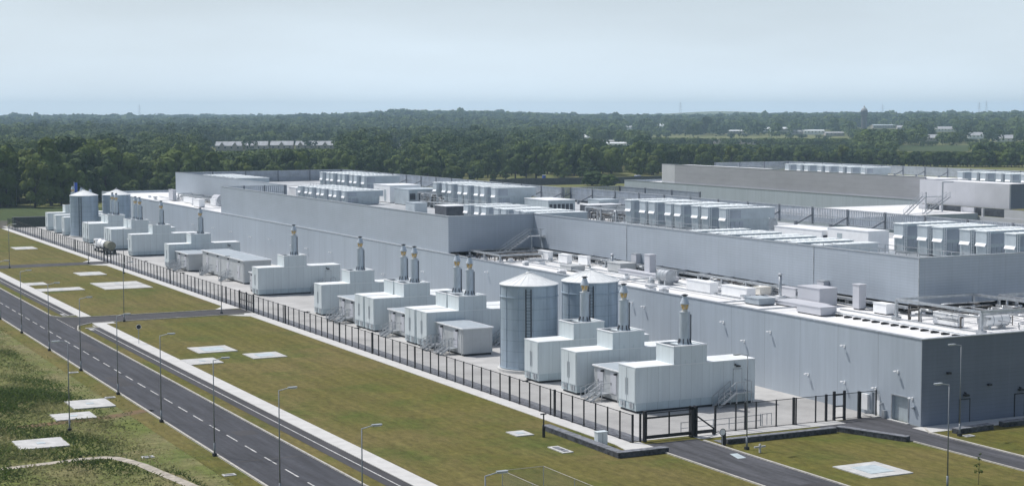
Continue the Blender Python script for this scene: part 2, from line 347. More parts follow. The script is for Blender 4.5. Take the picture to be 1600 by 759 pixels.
mb=MB(); mb.rect(71.66,121,73.4,421,.04); struct('gravel_strip',mb,M['stonetop'])
# painted markings
mb=MB()
k=0
y=120.9-5.27*16
while y<420:
    mb.rect(41.79,y,41.93,y+3.15,.028); y+=5.27
for y0,y1 in [(20,219.0),(234.2,305),(324,421)]: mb.rect(47.58,y0,47.70,y1,.034)
for i in range(12):
    yy=219.4+i*.98
    mb.rect(45.28,yy,45.42,yy+.55,.032)
for i in range(3): mb.rect(48.1+i*.34,219.8,48.28+i*.34,221.6,.04)
for (xa,xb,ya,yb) in [(46.7,48.5,218.9,219.3),(46.7,48.5,233.7,234.1),(46.9,47.4,216.6,218.2),(46.9,47.4,235,236.6)]: mb.rect(xa,ya,xb,yb,.036)
struct('road_markings',mb,M['line'])
mb=MB(); mb.prism([g(1140,709)[:2],g(1152,708)[:2],g(1166,715)[:2],g(1153,716.5)[:2]],.026,.030); struct('asphalt_patch',mb,M['padin'])
mb=MB(); mb.rect(39.6,170,41.2,177,.0235); mb.rect(42.6,139,44.6,141.2,.0235); mb.rect(39.2,128.2,44.9,128.7,.0238); mb.rect(39.4,147.0,44.9,147.3,.0238); mb.rect(42.5,196,43.9,206,.0235); mb.rect(74.5,95,76.9,101,.0275); struct('repair_and_painted_shadow',mb,M['asph2'])  # faint asphalt patches; thin strips across the road paint in lamp shadow lines
# field paths on the left
def strip(name,pts,w,z,m):
    mb=MB(); P=[Vector((p[0],p[1],0)) for p in pts]; L_=[];R_=[]
    for i,p in enumerate(P):
        d=(P[min(i+1,len(P)-1)]-P[max(i-1,0)]).normalized(); n=Vector((-d.y,d.x,0))
        L_.append(p+n*w/2); R_.append(p-n*w/2)
    for i in range(len(P)-1): mb.quad((*R_[i][:2],z),(*R_[i+1][:2],z),(*L_[i+1][:2],z),(*L_[i][:2],z))
    return struct(name,mb,m)
pp=[(10,133.6),(18.0,134.0),(21.6,134.3),(25.9,134.9),(28.3,135.3),(30.0,135.2),(30.9,134.5),(31.5,133.0),(32.2,130.6),(32.6,127.8),(33.2,124.4),(33.7,121.0),(34.0,117.5),(34.0,105)]
strip('field_path',pp,.95,.03,M['gravel'])
strip('earth_track',[g(-60,676)[:2],g(0,671)[:2],g(60,664)[:2],g(130,656)[:2],g(190,648)[:2],g(235,640)[:2]],1.5,.02,M['dirt'])
# far fields and bare ground
def patch(name,pxs,m,z):
    mb=MB(); mb.quad(*[(*g(a,b)[:2],z) for a,b in pxs]); return struct(name,mb,m)
patch('meadow',[(1405,236.5),(1512,237),(1520,227.5),(1400,227.5)],M['field'],.35)
patch('meadow_far',[(1085,235),(1175,235),(1180,230),(1090,230)],M['field'],.35)
patch('bare_ground',[(1010,227),(1330,229),(1330,210),(1010,210)],M['scrub'],.30)
patch('grass_strip',[(-60,352),(270,335),(270,324),(-60,324)],M['field'],.02)
patch('dirt_yard',[(-60,357),(8,357),(14,345),(-60,345)],M['scrub'],.03)
# ---------------------------------------------------------------- data centre
UNI={}
DC=empty('data_centre',(98.2,115,0),'long grey data centre with raised plant storeys, filling the middle of the site','building')
def dcp(mb,name,m,par=None,**k):
    for i,v in enumerate(mb.v): mb.v[i]=(v[0]-98.2,v[1]-115,v[2])
    o=mb.build(name,m,par or DC,**k)
    if par and par is not DC: pass
    return o
LZ=7.85; DK=7.3; UZ=13.2; UD=10.4; UB=8.05
mb=MB()   # lower walls as a ring (thickness .3)
def ring(mb,poly,z0,z1,t=.3):
    n=len(poly)
    a=sum(poly[i][0]*poly[(i+1)%n][1]-poly[(i+1)%n][0]*poly[i][1] for i in range(n))
    if a<0: poly=poly[::-1]
    inn=[]
    for i in range(n):
        p0,p1,p2=[Vector((*poly[(i+k)%n],0)) for k in (-1,0,1)]
        d1=(p1-p0).normalized(); d2=(p2-p1).normalized(); n1=Vector((-d1.y,d1.x,0)); n2=Vector((-d2.y,d2.x,0))
        inn.append(p1+(n1+n2)*t if abs(n1.dot(n2))<.5 else p1+n1*t)
    b=len(mb.v)
    for z in (z0,z1): mb.v += [(p[0],p[1],z) for p in poly]
    for z in (z0,z1): mb.v += [(p.x,p.y,z) for p in inn]
    for i in range(n):
        j=(i+1)%n
        mb.f += [(b+i,b+j,b+n+j,b+n+i),(b+2*n+j,b+2*n+i,b+3*n+i,b+3*n+j),(b+n+i,b+n+j,b+3*n+j,b+3*n+i),(b+j,b+i,b+2*n+i,b+2*n+j)]
LOW=[(98.2,115),(175,115),(175,300),(182,300),(182,418),(150,437),(98.2,437)]
LOW=[(98.2,115),(172,115),(172,437),(98.2,437)]
# wall with openings on the west side: doors cut as recesses
mb=MB(); 
ops=[(116.75,118.95,0,2.35),(120.75,121.85,0,2.15)]
def wallrun(mb,x0,x1,ys,z1,ops):
    cur=ys[0]
    for (a,b,zz0,zz1) in sorted(ops):
        mb.box(x0,cur,0,x1,a,z1); mb.box(x0,a,zz1,x1,b,z1); cur=b
    mb.box(x0,cur,0,x1,ys[1],z1)
wallrun(mb,98.2,98.6,(115.0,437),LZ,ops)
mb.box(171.6,115.4,0,172,437,LZ); mb.box(98.6,436.6,0,171.6,437,LZ)
dcp(mb,'lower_wall',M['clad'])
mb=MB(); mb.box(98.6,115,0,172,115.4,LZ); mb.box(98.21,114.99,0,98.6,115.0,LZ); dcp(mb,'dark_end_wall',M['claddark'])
mb=MB(); mb.rect(98.6,115.4,112.7,132.4,DK); mb.rect(112.7,115.4,171.6,132.4,DK); mb.rect(98.6,132.4,119,436.6,DK); mb.rect(119,418,171.6,436.6,DK); mb.rect(159.2,132.4,171.6,418,DK)
dcp(mb,'lower_roof',M['membrane'])
mb=MB()   # cappings, 3mm proud
for a in [(98.14,114.94,LZ,98.66,437.05,LZ+.07),(98.66,114.94,LZ,172,115.46,LZ+.07)]: mb.box(*a)
dcp(mb,'coping',M['galv'])
# upper storey walls
mb=MB()
def wy(x,y0,y1,z0,z1=UZ,t=.35): mb.box(x,y0,z0,x+t,y1,z1)      # face towards -X at x
def wx(y,x0,x1,z0,z1=UZ,t=.35): mb.box(x0,y,z0,x1,y+t,z1)      # face towards -Y at y
wy(112.5,132.4,218.1,UB); wx(132.4,112.85,159.2,UB)
wy(98.65,218.1,331.0,LZ-.4); wx(218.1,99.0,112.5,UB)
wy(112.5,331.0,417.0,UB); wx(416.65,112.85,157,UB); wx(330.65,99.0,112.5,LZ-.4,10.4)
dcp(mb,'upper_wall',M['cladup'])
mb=MB(); mb.box(112.44,132.34,UZ,112.9,218.1,UZ+.07); mb.box(112.9,132.34,UZ,159.2,132.8,UZ+.07); mb.box(98.59,218.04,UZ,99.05,331,UZ+.07); mb.box(99.05,218.04,UZ,112.5,218.5,UZ+.07); mb.box(112.44,331,UZ,112.9,417,UZ+.07)
mb.box(112.42,132.32,UB,112.499,132.42,UZ); mb.box(112.45,150.0,UB,112.499,150.1,UZ);mb.box(112.45,191,UB,112.499,191.1,UZ)
dcp(mb,'parapet_trim',M['galv'])
mb=MB(); mb.rect(112.85,132.75,159.2,416.65,UD); mb.rect(99.0,218.45,112.85,330.65,UD); dcp(mb,'upper_roof',M['deck'])
mb=MB(); mb.rect(135,200,143,262,UD+.01); mb.rect(114,133.5,126,150,UD+.01); mb.rect(139,150,158,185,UD+.01); mb.rect(114,250,126,262,UD+.01);dcp(mb,'white_membrane_strip',M['membrane'])
mb=MB(); mb.box(112.5,132.4,UB-.02,120,218,UB+.3); mb.box(112.86,132.76,UB+.31,120,136,UB+.5); mb.box(120,132.4,UB-.02,159,138,UB+.3); mb.box(99,218.2,UB-.02,112.5,226,UB+.3); mb.box(112.6,331,UB-.02,119,416,UB+.3); dcp(mb,'soffit',M['galv'])
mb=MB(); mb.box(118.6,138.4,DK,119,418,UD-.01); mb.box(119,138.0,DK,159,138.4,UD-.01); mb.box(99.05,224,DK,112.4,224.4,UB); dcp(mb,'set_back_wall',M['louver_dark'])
mb=MB()
for (x,y) in [(112.75,132.7)]+[(112.9,y) for y in (150,167.5,184,191.2,199,206,213)]+[(112.9,y) for y in (340,352,364,376,388,400,412)]+[(x,132.9) for x in (126,140,154)]:
    dcp(MB().box(x-.22,y-.22,DK,x+.22,y+.22,UB).box(x-.5,y-.5,DK,x+.5,y+.5,DK+.4),'column',M['white'])
mb=MB(); mb.box(98.45,121.85,0,98.5,120.75,2.12); mb=MB(); mb.box(98.42,120.76,.03,98.47,121.84,2.13); dr=dcp(mb,'door',M['white']); 
mb=MB(); mb.box(98.38,120.9,1.0,98.42,121.0,1.12); dcp(mb,'handle',M['dark'],dr)
dr.location=(0,0,0)
mb=MB(); mb.box(98.5,116.76,.03,98.56,118.94,2.34); rd=dcp(mb,'roller_door',M['ahu'])
mb=MB(); mb.box(98.15,116.6,2.35,98.197,119.1,2.45); mb.box(98.15,116.62,0,98.197,116.74,2.35); mb.box(98.15,118.96,0,98.197,119.08,2.35); dcp(mb,'frame',M['galv'],rd)
mb=MB(); mb.box(97.4,120.5,.04,98.19,122.1,.12); mb.box(97.9,116.5,.03,98.19,119.3,.1); dcp(mb,'door_step',M['pad'])
for i,(x,z0) in enumerate([(103.2,2.1),(109.75,2.1)]):
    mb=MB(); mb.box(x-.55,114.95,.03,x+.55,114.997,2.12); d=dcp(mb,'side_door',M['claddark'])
    mb=MB(); mb.box(x-.62,114.93,.03,x-.55,114.997,2.2); mb.box(x+.55,114.93,.03,x+.62,114.997,2.2); mb.box(x-.62,114.93,2.12,x+.62,114.997,2.2); dcp(mb,'frame',M['dark'],d)
    mb=MB(); mb.box(x-.2,114.6,2.45,x+.25,114.997,2.62); mb.box(x-.05,114.8,2.62,x+.05,114.997,2.8); dcp(mb,'canopy_lamp',M['dark'])
# small wall fittings
lamps=[(146.5,5.94),(142.6,4.42),(138.0,5.9),(131.6,2.47),(118.2,4.58),(126,5.96),(125.9,2.53),(162.7,5.9),(165.4,6.1),(188.2,6.7),(204.1,6.4),(226,4.6),(241.7,2.9),(265.5,4.57),(277.5,4.37),(285.4,4.39),(297.8,4.6),(309.9,4.29),(322.4,4.5),(335,4.5),(350,4.4),(116.16,2.43),(121.3,2.6)]
for y,z in lamps:
    mb=MB(); mb.box(97.72,y-.15,z,97.98,y+.15,z+.09); mb.beam((97.85,y,z+.05),(98.2,y,z+.02),.05); mb.box(98.13,y-.1,z-.15,98.197,y+.1,z+.1)
    dcp(mb,'wall_lamp',M['white'])
for y,z,a,h in [(115.95,1.5,.12,.2),(119.9,.0,.2,.8),(122.6,.4,.45,1.5),(120.3,1.25,.1,.15)]:
    mb=MB(); mb.box(97.9,y-a,z+.04,98.197,y+a,z+h); dcp(mb,'wall_box',M['galv' if h<1 else 'white'])
for x,z in ((101.2,4.6),(106,3.2)):
    mb=MB(); mb.box(x-.18,114.7,z,x+.18,114.997,z+.18); dcp(mb,'wall_lamp',M['dark'])
# louvred screens round the plant deck
def screen(pA,pB,z0,z1,par,off,brace=None,sp=.42,posts=8.6,parname='louvre_screen'):
    a=Vector((*pA,0)); b=Vector((*pB,0)); L_=(b-a).length; d=(b-a).normalized()
    mb=MB(); n=int(L_/sp)
    for i in range(n+1):
        p=a+d*(i*sp); q_=(.03,.14) if abs(d.y)>.5 else (.14,.03); mb.box(p.x-q_[0],p.y-q_[1],z0,p.x+q_[0],p.y+q_[1],z1)
    def fix(mb):
        for i,v in enumerate(mb.v): mb.v[i]=(v[0]-off[0],v[1]-off[1],v[2]-off[2])
        return mb
    o=fix(mb).build(parname,M['louvre'],par)
    mb=MB()
    for z in (z0+.15,(z0+z1)/2,z1): mb.beam((a.x,a.y,z),(b.x,b.y,z),.12 if z<z1 else .22,.12)
    fix(mb).build('rail',M['galv'],o)
    k=int(L_/posts)
    for i in range(k+1):
        p=a+d*(i*L_/max(k,1)); mb=MB(); mb.beam((p.x,p.y,z0-.2),(p.x,p.y,z1+.1),.32,.32)
        if brace:
            q=p+Vector(brace); mb.beam((p.x,p.y,z0+(z1-z0)*.55),(q.x,q.y,z0-.1),.2,.2); mb.box(q.x-.2,q.y-.2,z0-.35,q.x+.2,q.y+.2,z0+.35)
        fix(mb).build('post',M['postgrey'],o)
    return o
off=(98.2,115,0)
screen((158.9,133),(158.9,291.8),UD+.4,UZ,DC,off,(-3.2,0,0))
screen((157.2,292.5),(157.2,416),UD+.4,UZ,DC,off,(-3.2,0,0))
screen((157.2,292.2),(170.4,292.2),UD+.3,UZ,DC,off)
screen((170.4,292),(170.4,262.5),UD+.8,UZ,DC,off)
screen((113.2,416.2),(157,416.2),UD+.1,UZ,DC,off)
screen((99.1,330.8),(112.3,330.8),UD+.1,UZ,DC,off,posts=4.4)
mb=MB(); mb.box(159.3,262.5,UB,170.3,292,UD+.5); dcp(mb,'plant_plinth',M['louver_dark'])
# deck handrail, platform under far air handlers
FARG=[(128.0,127.9),(189.5,127.3),(262.0,127.6),(325.3,127.9)]
for gi,(y0,x0) in enumerate(FARG):
    mb=MB(); ya=max(y0-1,133.2); mb.box(x0-2.2,ya,11.35,x0+10,y0+28.3,11.55)
    for yy in np.arange(ya+.5,y0+28,4.5):
        for xx in (x0-2,x0+4,x0+9.5): mb.box(xx-.12,yy-.12,UD,xx+.12,yy+.12,11.35)
    pl=dcp(mb,'plant_platform',M['galv'])
    mb=MB()
    for z in (12.1,12.6): mb.beam((x0-2.1,ya,z),(x0-2.1,y0+28.3,z),.07)
    for yy in np.arange(ya,y0+28.3,1.9): mb.beam((x0-2.1,yy,11.5),(x0-2.1,yy,12.62),.07)
    dcp(mb,'handrail',M['galv'],pl)
mb=MB()
for yy in np.arange(133,150,1.6): mb.beam((113.0,yy,UZ-.5),(113.0,yy,UZ+.45),.05)
mb.beam((113,133,UZ+.42),(113,150,UZ+.42),.05)
dcp(mb,'parapet_rail',M['galv'])
# steel stairs between roof levels
def stair(mb,a,b,w,steps,side):     # flight from a (bottom) to b (top), width vector side
    a=Vector(a); b=Vector(b); s=Vector(side)*w
    for o in (Vector((0,0,0)),s):
        mb.beam(a+o,b+o,.07,.22); mb.beam(a+o+Vector((0,0,1)),b+o+Vector((0,0,1)),.05)
        mb.beam(a+o+Vector((0,0,.55)),b+o+Vector((0,0,.55)),.035)
        for t in (0,.33,.66,1): p=a.lerp(b,t)+o; mb.beam(p,p+Vector((0,0,1)),.05)
    for i in range(steps):
        p=a.lerp(b,(i+.5)/steps); q=p+s; d=(b-a); d.z=0; d=d.normalized()*.13
        mb.quad(p-d,q-d,q+d,p+d)
mb=MB(); stair(mb,(105.2,214.6,DK),(110.2,214.6,10.2),1.1,12,(0,1,0)); mb.box(110.2,214.4,10.1,112.4,215.9,10.2); mb.beam((110.3,214.5,DK),(110.3,214.5,10.1),.12); mb.beam((111.8,214.5,DK),(111.8,214.5,11.2),.12); mb.beam((110.2,214.4,11.2),(112.3,214.4,11.2),.05)
dcp(mb,'steel_stair',M['galv'])
# ---------------------------------------------------------------- air handling units
def ahu_proto(name,label,h,up,plinth):
    r=empty(name,(0,0,0),label,'air handling unit')
    w,L_=1.74,8.0; zl=h-up
    mb=MB(); mb.box(.05,.04,plinth,L_-.9,w-.04,zl); 
    for k in range(7): mb.box(.02,.10+k*.235,plinth+.12,.05,.22+k*.235,zl-.35)
    mb.build('lower_casing',M['ahu'],r)
    mb=MB(); mb.box(0,0,zl,L_,w,h-.06); mb.build('upper_casing',M['ahuup'],r)
    mb=MB(); mb.box(-.08,-.06,h-.06,L_+.08,w+.06,h+.02); 
    for k in range(9): mb.box(.3+k*.9,-.07,h+.02,.36+k*.9,w+.07,h+.06)
    mb.build('roof_sheet',M['ahuroof'],r)
    mb=MB(); mb.quad((-.20,.08,zl-.18),(-.20,w-.08,zl-.18),(-.003,w-.08,zl+.16),(-.003,.08,zl+.16)); mb.quad((-.20,.08,zl-.20),(-.20,w-.08,zl-.20),(.04,w-.08,zl-.20),(.04,.08,zl-.20)); mb.quad((-.20,.08,zl-.18),(-.003,.08,zl+.16),(-.003,.08,zl-.18)); mb.quad((-.20,w-.08,zl-.18),(-.003,w-.08,zl+.16),(-.003,w-.08,zl-.18)); mb.build('intake_hood',M['white'],r)
    MB().box(.2,.15,0,L_-1.1,w-.15,plinth).build('base_skid',M['galv'],r)
    mb=MB(); 
    for k in range(3): mb.box(.7+k*.75,-.02,plinth+.3,1.3+k*.75,.037,zl-.3)
    mb.box(.5,-.05,zl+.1,2.4,-.003,h-.3); mb.build('side_panel',M['louvre'],r)
    mb=MB(); mb.beam((.12,-.1,plinth),(.12,-.1,h-.1),.05); mb.beam((.42,-.1,plinth),(.42,-.1,h-.1),.05)
    for k in range(9): mb.beam((.12,-.1,plinth+.2+k*.33),(.42,-.1,plinth+.2+k*.33),.03)
    mb.build('ladder',M['white'],r)
    return r
OFFS=[0,4.4,7.0,11.5,14.1,18.6,21.2,25.4]
ORD=['nearest','second','third','fourth','fifth','sixth','seventh','farthest']
far=ahu_proto('air_handling_unit','',3.45,1.5,.15); nearp=ahu_proto('low_air_handling_unit','',2.78,1.15,.15)
used=[0,0]
fnames=['raised row at the right edge of the roof','raised row in the middle of the main roof','raised row left of centre behind the pale cabins','raised row at the distant left end']
NEARG=[(151.0,114.2,'front row behind the right parapet'),(219.3,114.2,'front row at the inner parapet corner'),(300.3,114.0,'front row behind the grey left parapet'),(372.3,114.6,'front row on the farthest left block')]
def put(proto,idx,loc,label,grp):
    if not used[idx]:
        used[idx]=1; proto.location=loc; proto['label']=label; proto['group']=grp; return proto
    return dup(proto,loc,label,grp)
for gi,(y0,x0) in enumerate(FARG):
    for k,o_ in enumerate(OFFS):
        if y0+o_<133.6: continue
        put(far,0,(x0,y0+o_,11.55),'tall air handling unit, %s in the %s'%(ORD[k],fnames[gi]),'air handling units on the raised platforms')
for gi,(y0,x0,nm) in enumerate(NEARG):
    for k,o_ in enumerate(OFFS):
        put(nearp,1,(x0,y0+o_,UD),'low air handling unit, %s in the %s'%(ORD[k],nm),'low air handling units behind the parapets')
# ---------------------------------------------------------------- roof plant, boxes
def cabin(name,label,cat,x0,y0,z0,x1,y1,z1,m,doors=(),roof=None,lip=.06,group=None,vents=0,feet=.12):
    r=empty(name,(x0,y0,z0),label,cat,group); w,l,h=x1-x0,y1-y0,z1-z0
    MB().box(0,0,feet,w,l,h-.08).build('casing',m,r)
    MB().box(-lip,-lip,h-.08,w+lip,l+lip,h).build('roof',roof or m,r)
    MB().box(.08,.08,0,w-.08,l-.08,feet).build('base_frame',M['dark'],r)
    for (ya,yb,za,zb) in doors:
        d=MB().box(-.03,ya,za,-.003,yb,zb).build('door_panel',M['louver_dark' if zb-za<1 else 'ahu'],r)
    for k in range(vents):
        MB().box(.2+k*(w-.4)/max(vents,1),-.04,h*.35,.2+(k+.7)*(w-.4)/max(vents,1),-.003,h*.75).build('vent_grille',M['louver_dark'],r)
    return r
R7=DK+.01
lowgear=[
 ('roof_unit','long white air unit, left one of the two gloss white boxes behind the near parapet',(104.8,159.2,105.95,164.2),1.35,'white'),
 ('roof_unit','long white air unit, right one of the two gloss white boxes behind the near parapet',(105.5,152.9,106.7,157.9),1.25,'white'),
 ('roof_hatch_box','dark grey flat topped box at the parapet in front of the right long white unit',(103.1,147.1,105.2,149.8),.8,'greyroof'),
 ('roof_riser','big grey two level riser housing on the lower roof, under the small wall vent',(108.2,143.2,110.5,147.1),2.0,'cladpale'),
 ('roof_unit','white box behind the black footed rail, left of the big grey riser housing',(110.7,150.9,111.3,153.9),1.2,'cladpale'),
 ('roof_tank','small beige barrel topped tank beside the slim pipe stack',(108.9,155.2,110.4,156.4),1.0,'cream'),
 ('roof_unit','bright white unit standing before the pipe rack near the building corner',(109.4,123.1,110.2,126.6),1.3,'white'),
 ('tall_duct','tall pale square duct rising against the upper wall near the corner panel joint',(110.3,139.2,111.2,140.3),2.7,'cladpale'),
 ('roof_unit','white hooded unit under the overhang at the left of the corner column',(109.9,134.3,111.0,136.4),1.15,'white'),
 ('roof_unit','white cabinet under the overhang, left of the first stubby column',(108.2,205.3,108.9,208.4),1.4,'white'),
 ('roof_unit','white cabinet under the overhang, between the two stubby columns',(108.5,200.4,109.3,202.9),1.3,'white'),
 ('roof_unit','white cabinet under the overhang, just right of the second stubby column',(109.6,196.6,110.1,199.2),1.3,'white'),
 ('roof_riser','grey riser box on the lower roof behind the right silo cone',(108.6,186.0,110.9,189.4),1.25,'grey'),
 ('roof_hatch_box','small grey box at the parapet between the two silo cones',(103.8,190.6,105.9,193.6),.75,'grey'),
 ('tall_duct','tall pale duct left of the round ended duct behind the stacks',(108.9,179.2,109.8,180.5),2.9,'cladpale'),
 ('roof_unit','tall pale box standing left on the distant low roof',(104.7,390.8,105.5,394.6),2.7,'cladpale'),
 ('roof_unit','white unit in the middle of the distant low roof',(102.6,361.1,103.9,365.8),1.8,'white'),
 ('roof_unit','low white unit left of the middle one on the distant low roof',(105.2,375.9,105.8,383.4),1.4,'white'),
 ('roof_unit','white unit at the foot of the distant grey block',(107.2,363.9,108.4,368.0),1.6,'white'),
]
for nm,lb,(x0,y0,x1,y1),h,mm in lowgear:
    z0=R7 if h<2.9 or nm!='tall_duct' else R7
    cabin(nm,lb,nm.replace('_',' '),x0,y0,z0,x1,y1,z0+h,M[mm],vents=0,group='plant on the lower roof')
# second tier of the big riser and low duct tray
r=cabin('roof_duct','long low cream ducting box on the lower roof in front of the big grey riser','roof duct',103.3,136.5,R7,105.3,140.6,R7+.95,M['cladpale'],group='plant on the lower roof')
r=cabin('roof_duct','low pale ducting box along the parapet left of the big grey riser','roof duct',105.5,141.2,R7,108.0,147.5,R7+.55,M['cladpale'],group='plant on the lower roof')
r=cabin('roof_duct','low cream duct box right of the far silo cone','roof duct',108.0,172.8,R7,109.2,185.5,R7+.65,M['cladpale'],group='plant on the lower roof')
for lb,(x,y,z,w,l,h) in {'small pale vent box high on the upper wall right of the slim pipe stack':(111.75,147.2,UB+.1,.7,1.2,1.4),'small pale vent box on the upper wall above the right silo cone':(111.75,187.3,UB+.0,.7,1.3,1.5)}.items():
    r=empty('wall_vent',(x,y,z),lb,'wall vent','vent boxes on the upper wall'); MB().box(0,0,0,w,l,h).build('casing',M['cladpale'],r); MB().box(-.05,-.05,h,w,l+.05,h+.06).build('cap',M['galv'],r)
for (xa,ya,xb,yb) in [(111.2,134,111.2,217),(107.0,160,107.0,217),(104.0,150,104.0,205),(100.2,150,111,150.2),(100.3,176,110,176.2),(101,205,110,205.2),(111.0,335,111.0,414),(106.4,340,106.4,410),(101,390,110.5,390.2),(101,352,110,352.2)]:
    dcp(MB().box(xa-.15,ya-.15,DK+.22,xb+.15,yb+.15,DK+.34),'cable_tray',M['galv'])
rq=random.Random(21); spots=[]
for k in range(34):
    y=rq.uniform(151,215) if k<22 else rq.uniform(337,412); x=rq.uniform(100.6,110.3)
    if any(abs(x-a)<1.6 and abs(y-b)<2.4 for a,b in spots) or any(q[0]-.9<x<q[2]+.9 and q[1]-1.2<y<q[3]+1.2 for _,_,q,_,_ in lowgear): continue
    spots.append((x,y))
nA=sorted([q for q in spots if q[1]<300],key=lambda q:q[1]); nB=sorted([q for q in spots if q[1]>=300],key=lambda q:q[1])
for grp,nmz in ((nA,'above the near silos'),(nB,'on the distant low roof')):
    for k,(x,y) in enumerate(grp):
        r=empty('roof_vent',(x,y,DK+.01),'small roof vent, %s from the right %s'%(nth(k+1),nmz),'roof vent','small vents on the lower roof'); w=rq.uniform(.3,.6); h=rq.uniform(.45,.95)
        MB().box(-w,-w,0,w,w,h*.55).build('curb',M['white' if rq.random()<.6 else 'galv'],r)
        (MB().cyl((0,0,h*.55),(0,0,h),w*.7,n=14) if rq.random()<.5 else MB().box(-w*1.15,-w*1.15,h*.7,w*1.15,w*1.15,h).cyl((0,0,h*.55),(0,0,h*.7),w*.6,n=8)).build('cowl',M['galv' if rq.random()<.5 else 'white'],r)
def hbarrel(name,label,cx,cy,z,rad,L_,along,m,flat=False):
    r=empty(name,(cx,cy,z),label,name.replace('_',' ')); mb=MB()
    d=Vector((1,0,0)) if along=='x' else Vector((0,1,0))
    mb.cyl(Vector((0,0,rad))-d*L_/2,Vector((0,0,rad))+d*L_/2,rad,n=24); mb.build('drum',m,r,smooth=False)
    for s in (-.3,.3): p=d*(s*L_); mb=MB(); mb.box(p.x-.15 if along=='x' else -rad*.8,p.y-rad*.8 if along=='x' else p.y-.15,-.35,p.x+.15 if along=='x' else rad*.8,p.y+rad*.8 if along=='x' else p.y+.15,rad*.45); mb.build('saddle',M['galv'],r)
    for s in (-.5,-.17,.17,.5): MB().cyl(Vector((0,0,rad))+d*(s*L_-.03),Vector((0,0,rad))+d*(s*L_+.03),rad+.03,n=24).build('band',M['galv'],r)
    return r
hbarrel('round_duct','rounded steel duct end on the lower roof behind the stack nearest the right silo',106.4,171.3,R7+.3,.75,2.2,'y',M['galv'])
hbarrel('round_duct','fat white half round duct by the parapet below the pipe rack',112.4,121.4,R7+.2,.62,3.0,'x',M['white'])
hbarrel('round_duct','pale round duct against the distant grey block',108.6,366.0,R7+.3,1.1,4.5,'y',M['cladpale'])
hbarrel('roof_drum','white horizontal drum on the plant deck right of the middle air handlers',139.0,197.0,11.2,.95,3.4,'y',M['white'])
hbarrel('roof_drum','small white drum on the plant deck by the distant left air handlers',128.5,312.5,11.0,.9,3.2,'y',M['white'])
# white plant cabins on the deck
cabin('plant_cabin','long white plant cabin with dark louvred end on the deck','plant cabin',130.4,172.3,UD,134.2,182.6,13.0,M['white'],vents=3,group='white plant cabins on the deck')
cabin('plant_cabin','large white plant cabin beside the tall right hand air handlers','plant cabin',131.0,163.7,UD,134.2,171.9,13.4,M['white'],doors=((5.2,6.2,.3,2.4),),group='white plant cabins on the deck')
cabin('plant_cabin','white plant cabin with tall door, left of the caged grey cabin','plant cabin',124.9,304,UD,131.5,312.6,13.9,M['white'],doors=((2,3,.3,2.6),(5.5,6.6,.3,2.6)),group='white plant cabins on the deck')
cabin('plant_cabin','grey plant cabin with pipework cage at its right','plant cabin',124.6,293.8,UD,131.6,301,13.5,M['ahuup'],group='white plant cabins on the deck',vents=4)
cabin('plant_cabin','low grey cabin in front of the caged cabin','plant cabin',113.2,264.4,UD,115.6,268.4,12.6,M['ahuup'],group='white plant cabins on the deck')
cabin('plant_cabin','dark louvred cabin with white top edge beside the inner corner air handlers','plant cabin',113.4,251.5,UD,117.2,256.2,12.7,M['louver_dark'],roof=M['white'],group='white plant cabins on the deck')
cabin('plant_cabin','small white cabin at the left end of the front air handler row','plant cabin',115.0,331.5,UD,118.4,336,12.6,M['white'],group='white plant cabins on the deck')
cabin('plant_cabin','slatted pale cabin left of the tall dark blank cabin','plant cabin',132.4,251.2,UD,137.6,260.2,13.2,M['ahu'],roof=M['white'],vents=6,group='white plant cabins on the deck')
cabin('plant_cabin','tall dark blank cabin with slatted pale cabin joined at its left','plant cabin',139.8,246.6,UD,143.6,250.6,13.3,M['ahuup'],group='white plant cabins on the deck')
cabin('plant_cabin','slatted dark cabin with white roof between the two blank cabins','plant cabin',135.8,242.8,UD,141.8,246.2,12.7,M['louver_dark'],roof=M['white'],vents=6,group='white plant cabins on the deck')
# pipework: racks, walkways
def rack(label,x0,y0,x1,y1,z0,z1,n,seed,cols,par=None,pm='pipe'):
    r=empty('pipe_rack',(x0,y0,z0),label,'pipe rack','pipe racks on the roofs'); rd_=random.Random(seed)
    mb=MB(); w,l,h=x1-x0,y1-y0,z1-z0
    nx,ny=cols
    for i in range(nx):
        for j in range(ny):
            a=w*i/max(nx-1,1); b=l*j/max(ny-1,1); mb.box(a-.12,b-.12,0,a+.12,b+.12,h); mb.box(a-.35,b-.35,0,a+.35,b+.35,.35)
    for i in range(nx): a=w*i/max(nx-1,1); mb.beam((a,0,h),(a,l,h),.2,.25)
    for j in range(ny): b=l*j/max(ny-1,1); mb.beam((0,b,h),(w,b,h),.2,.25)
    mb.build('steel_frame',M['galv'],r)
    mb=MB(); mb2=MB()
    for k in range(int(n*1.8)):
        rr=rd_.choice((.05,.06,.09,.13)); z=rd_.uniform(.5,h-.25)
        b_=mb if rd_.random()<.75 else mb2
        if rd_.random()<.5:
            y=rd_.uniform(.1,l-.1); xa,xb=sorted((rd_.uniform(0,w),rd_.uniform(0,w))); b_.cyl((xa,y,z),(xb,y,z),rr,n=8)
            if rd_.random()<.5: b_.cyl((xa,y,.05),(xa,y,z),rr,n=8)
        else:
            x=rd_.uniform(.1,w-.1); ya,yb=sorted((rd_.uniform(0,l),rd_.uniform(0,l))); b_.cyl((x,ya,z),(x,yb,z),rr,n=8)
            if rd_.random()<.5: b_.cyl((x,yb,.05),(x,yb,z),rr,n=8)
    mb.build('pipework',M[pm],r,smooth=True); mb2.build('lagged_pipework',M['pipedark'],r,smooth=True)
    return r
rack('open steel pipe rack on the near corner roof in front of the dark upper wall',108.5,118.8,118.5,131.0,R7,9.35,24,3,(2,2))
rack('open steel pipe rack reaching out of frame along the dark front roof edge',121.0,118.2,134,130.0,R7,9.2,18,4,(2,2))
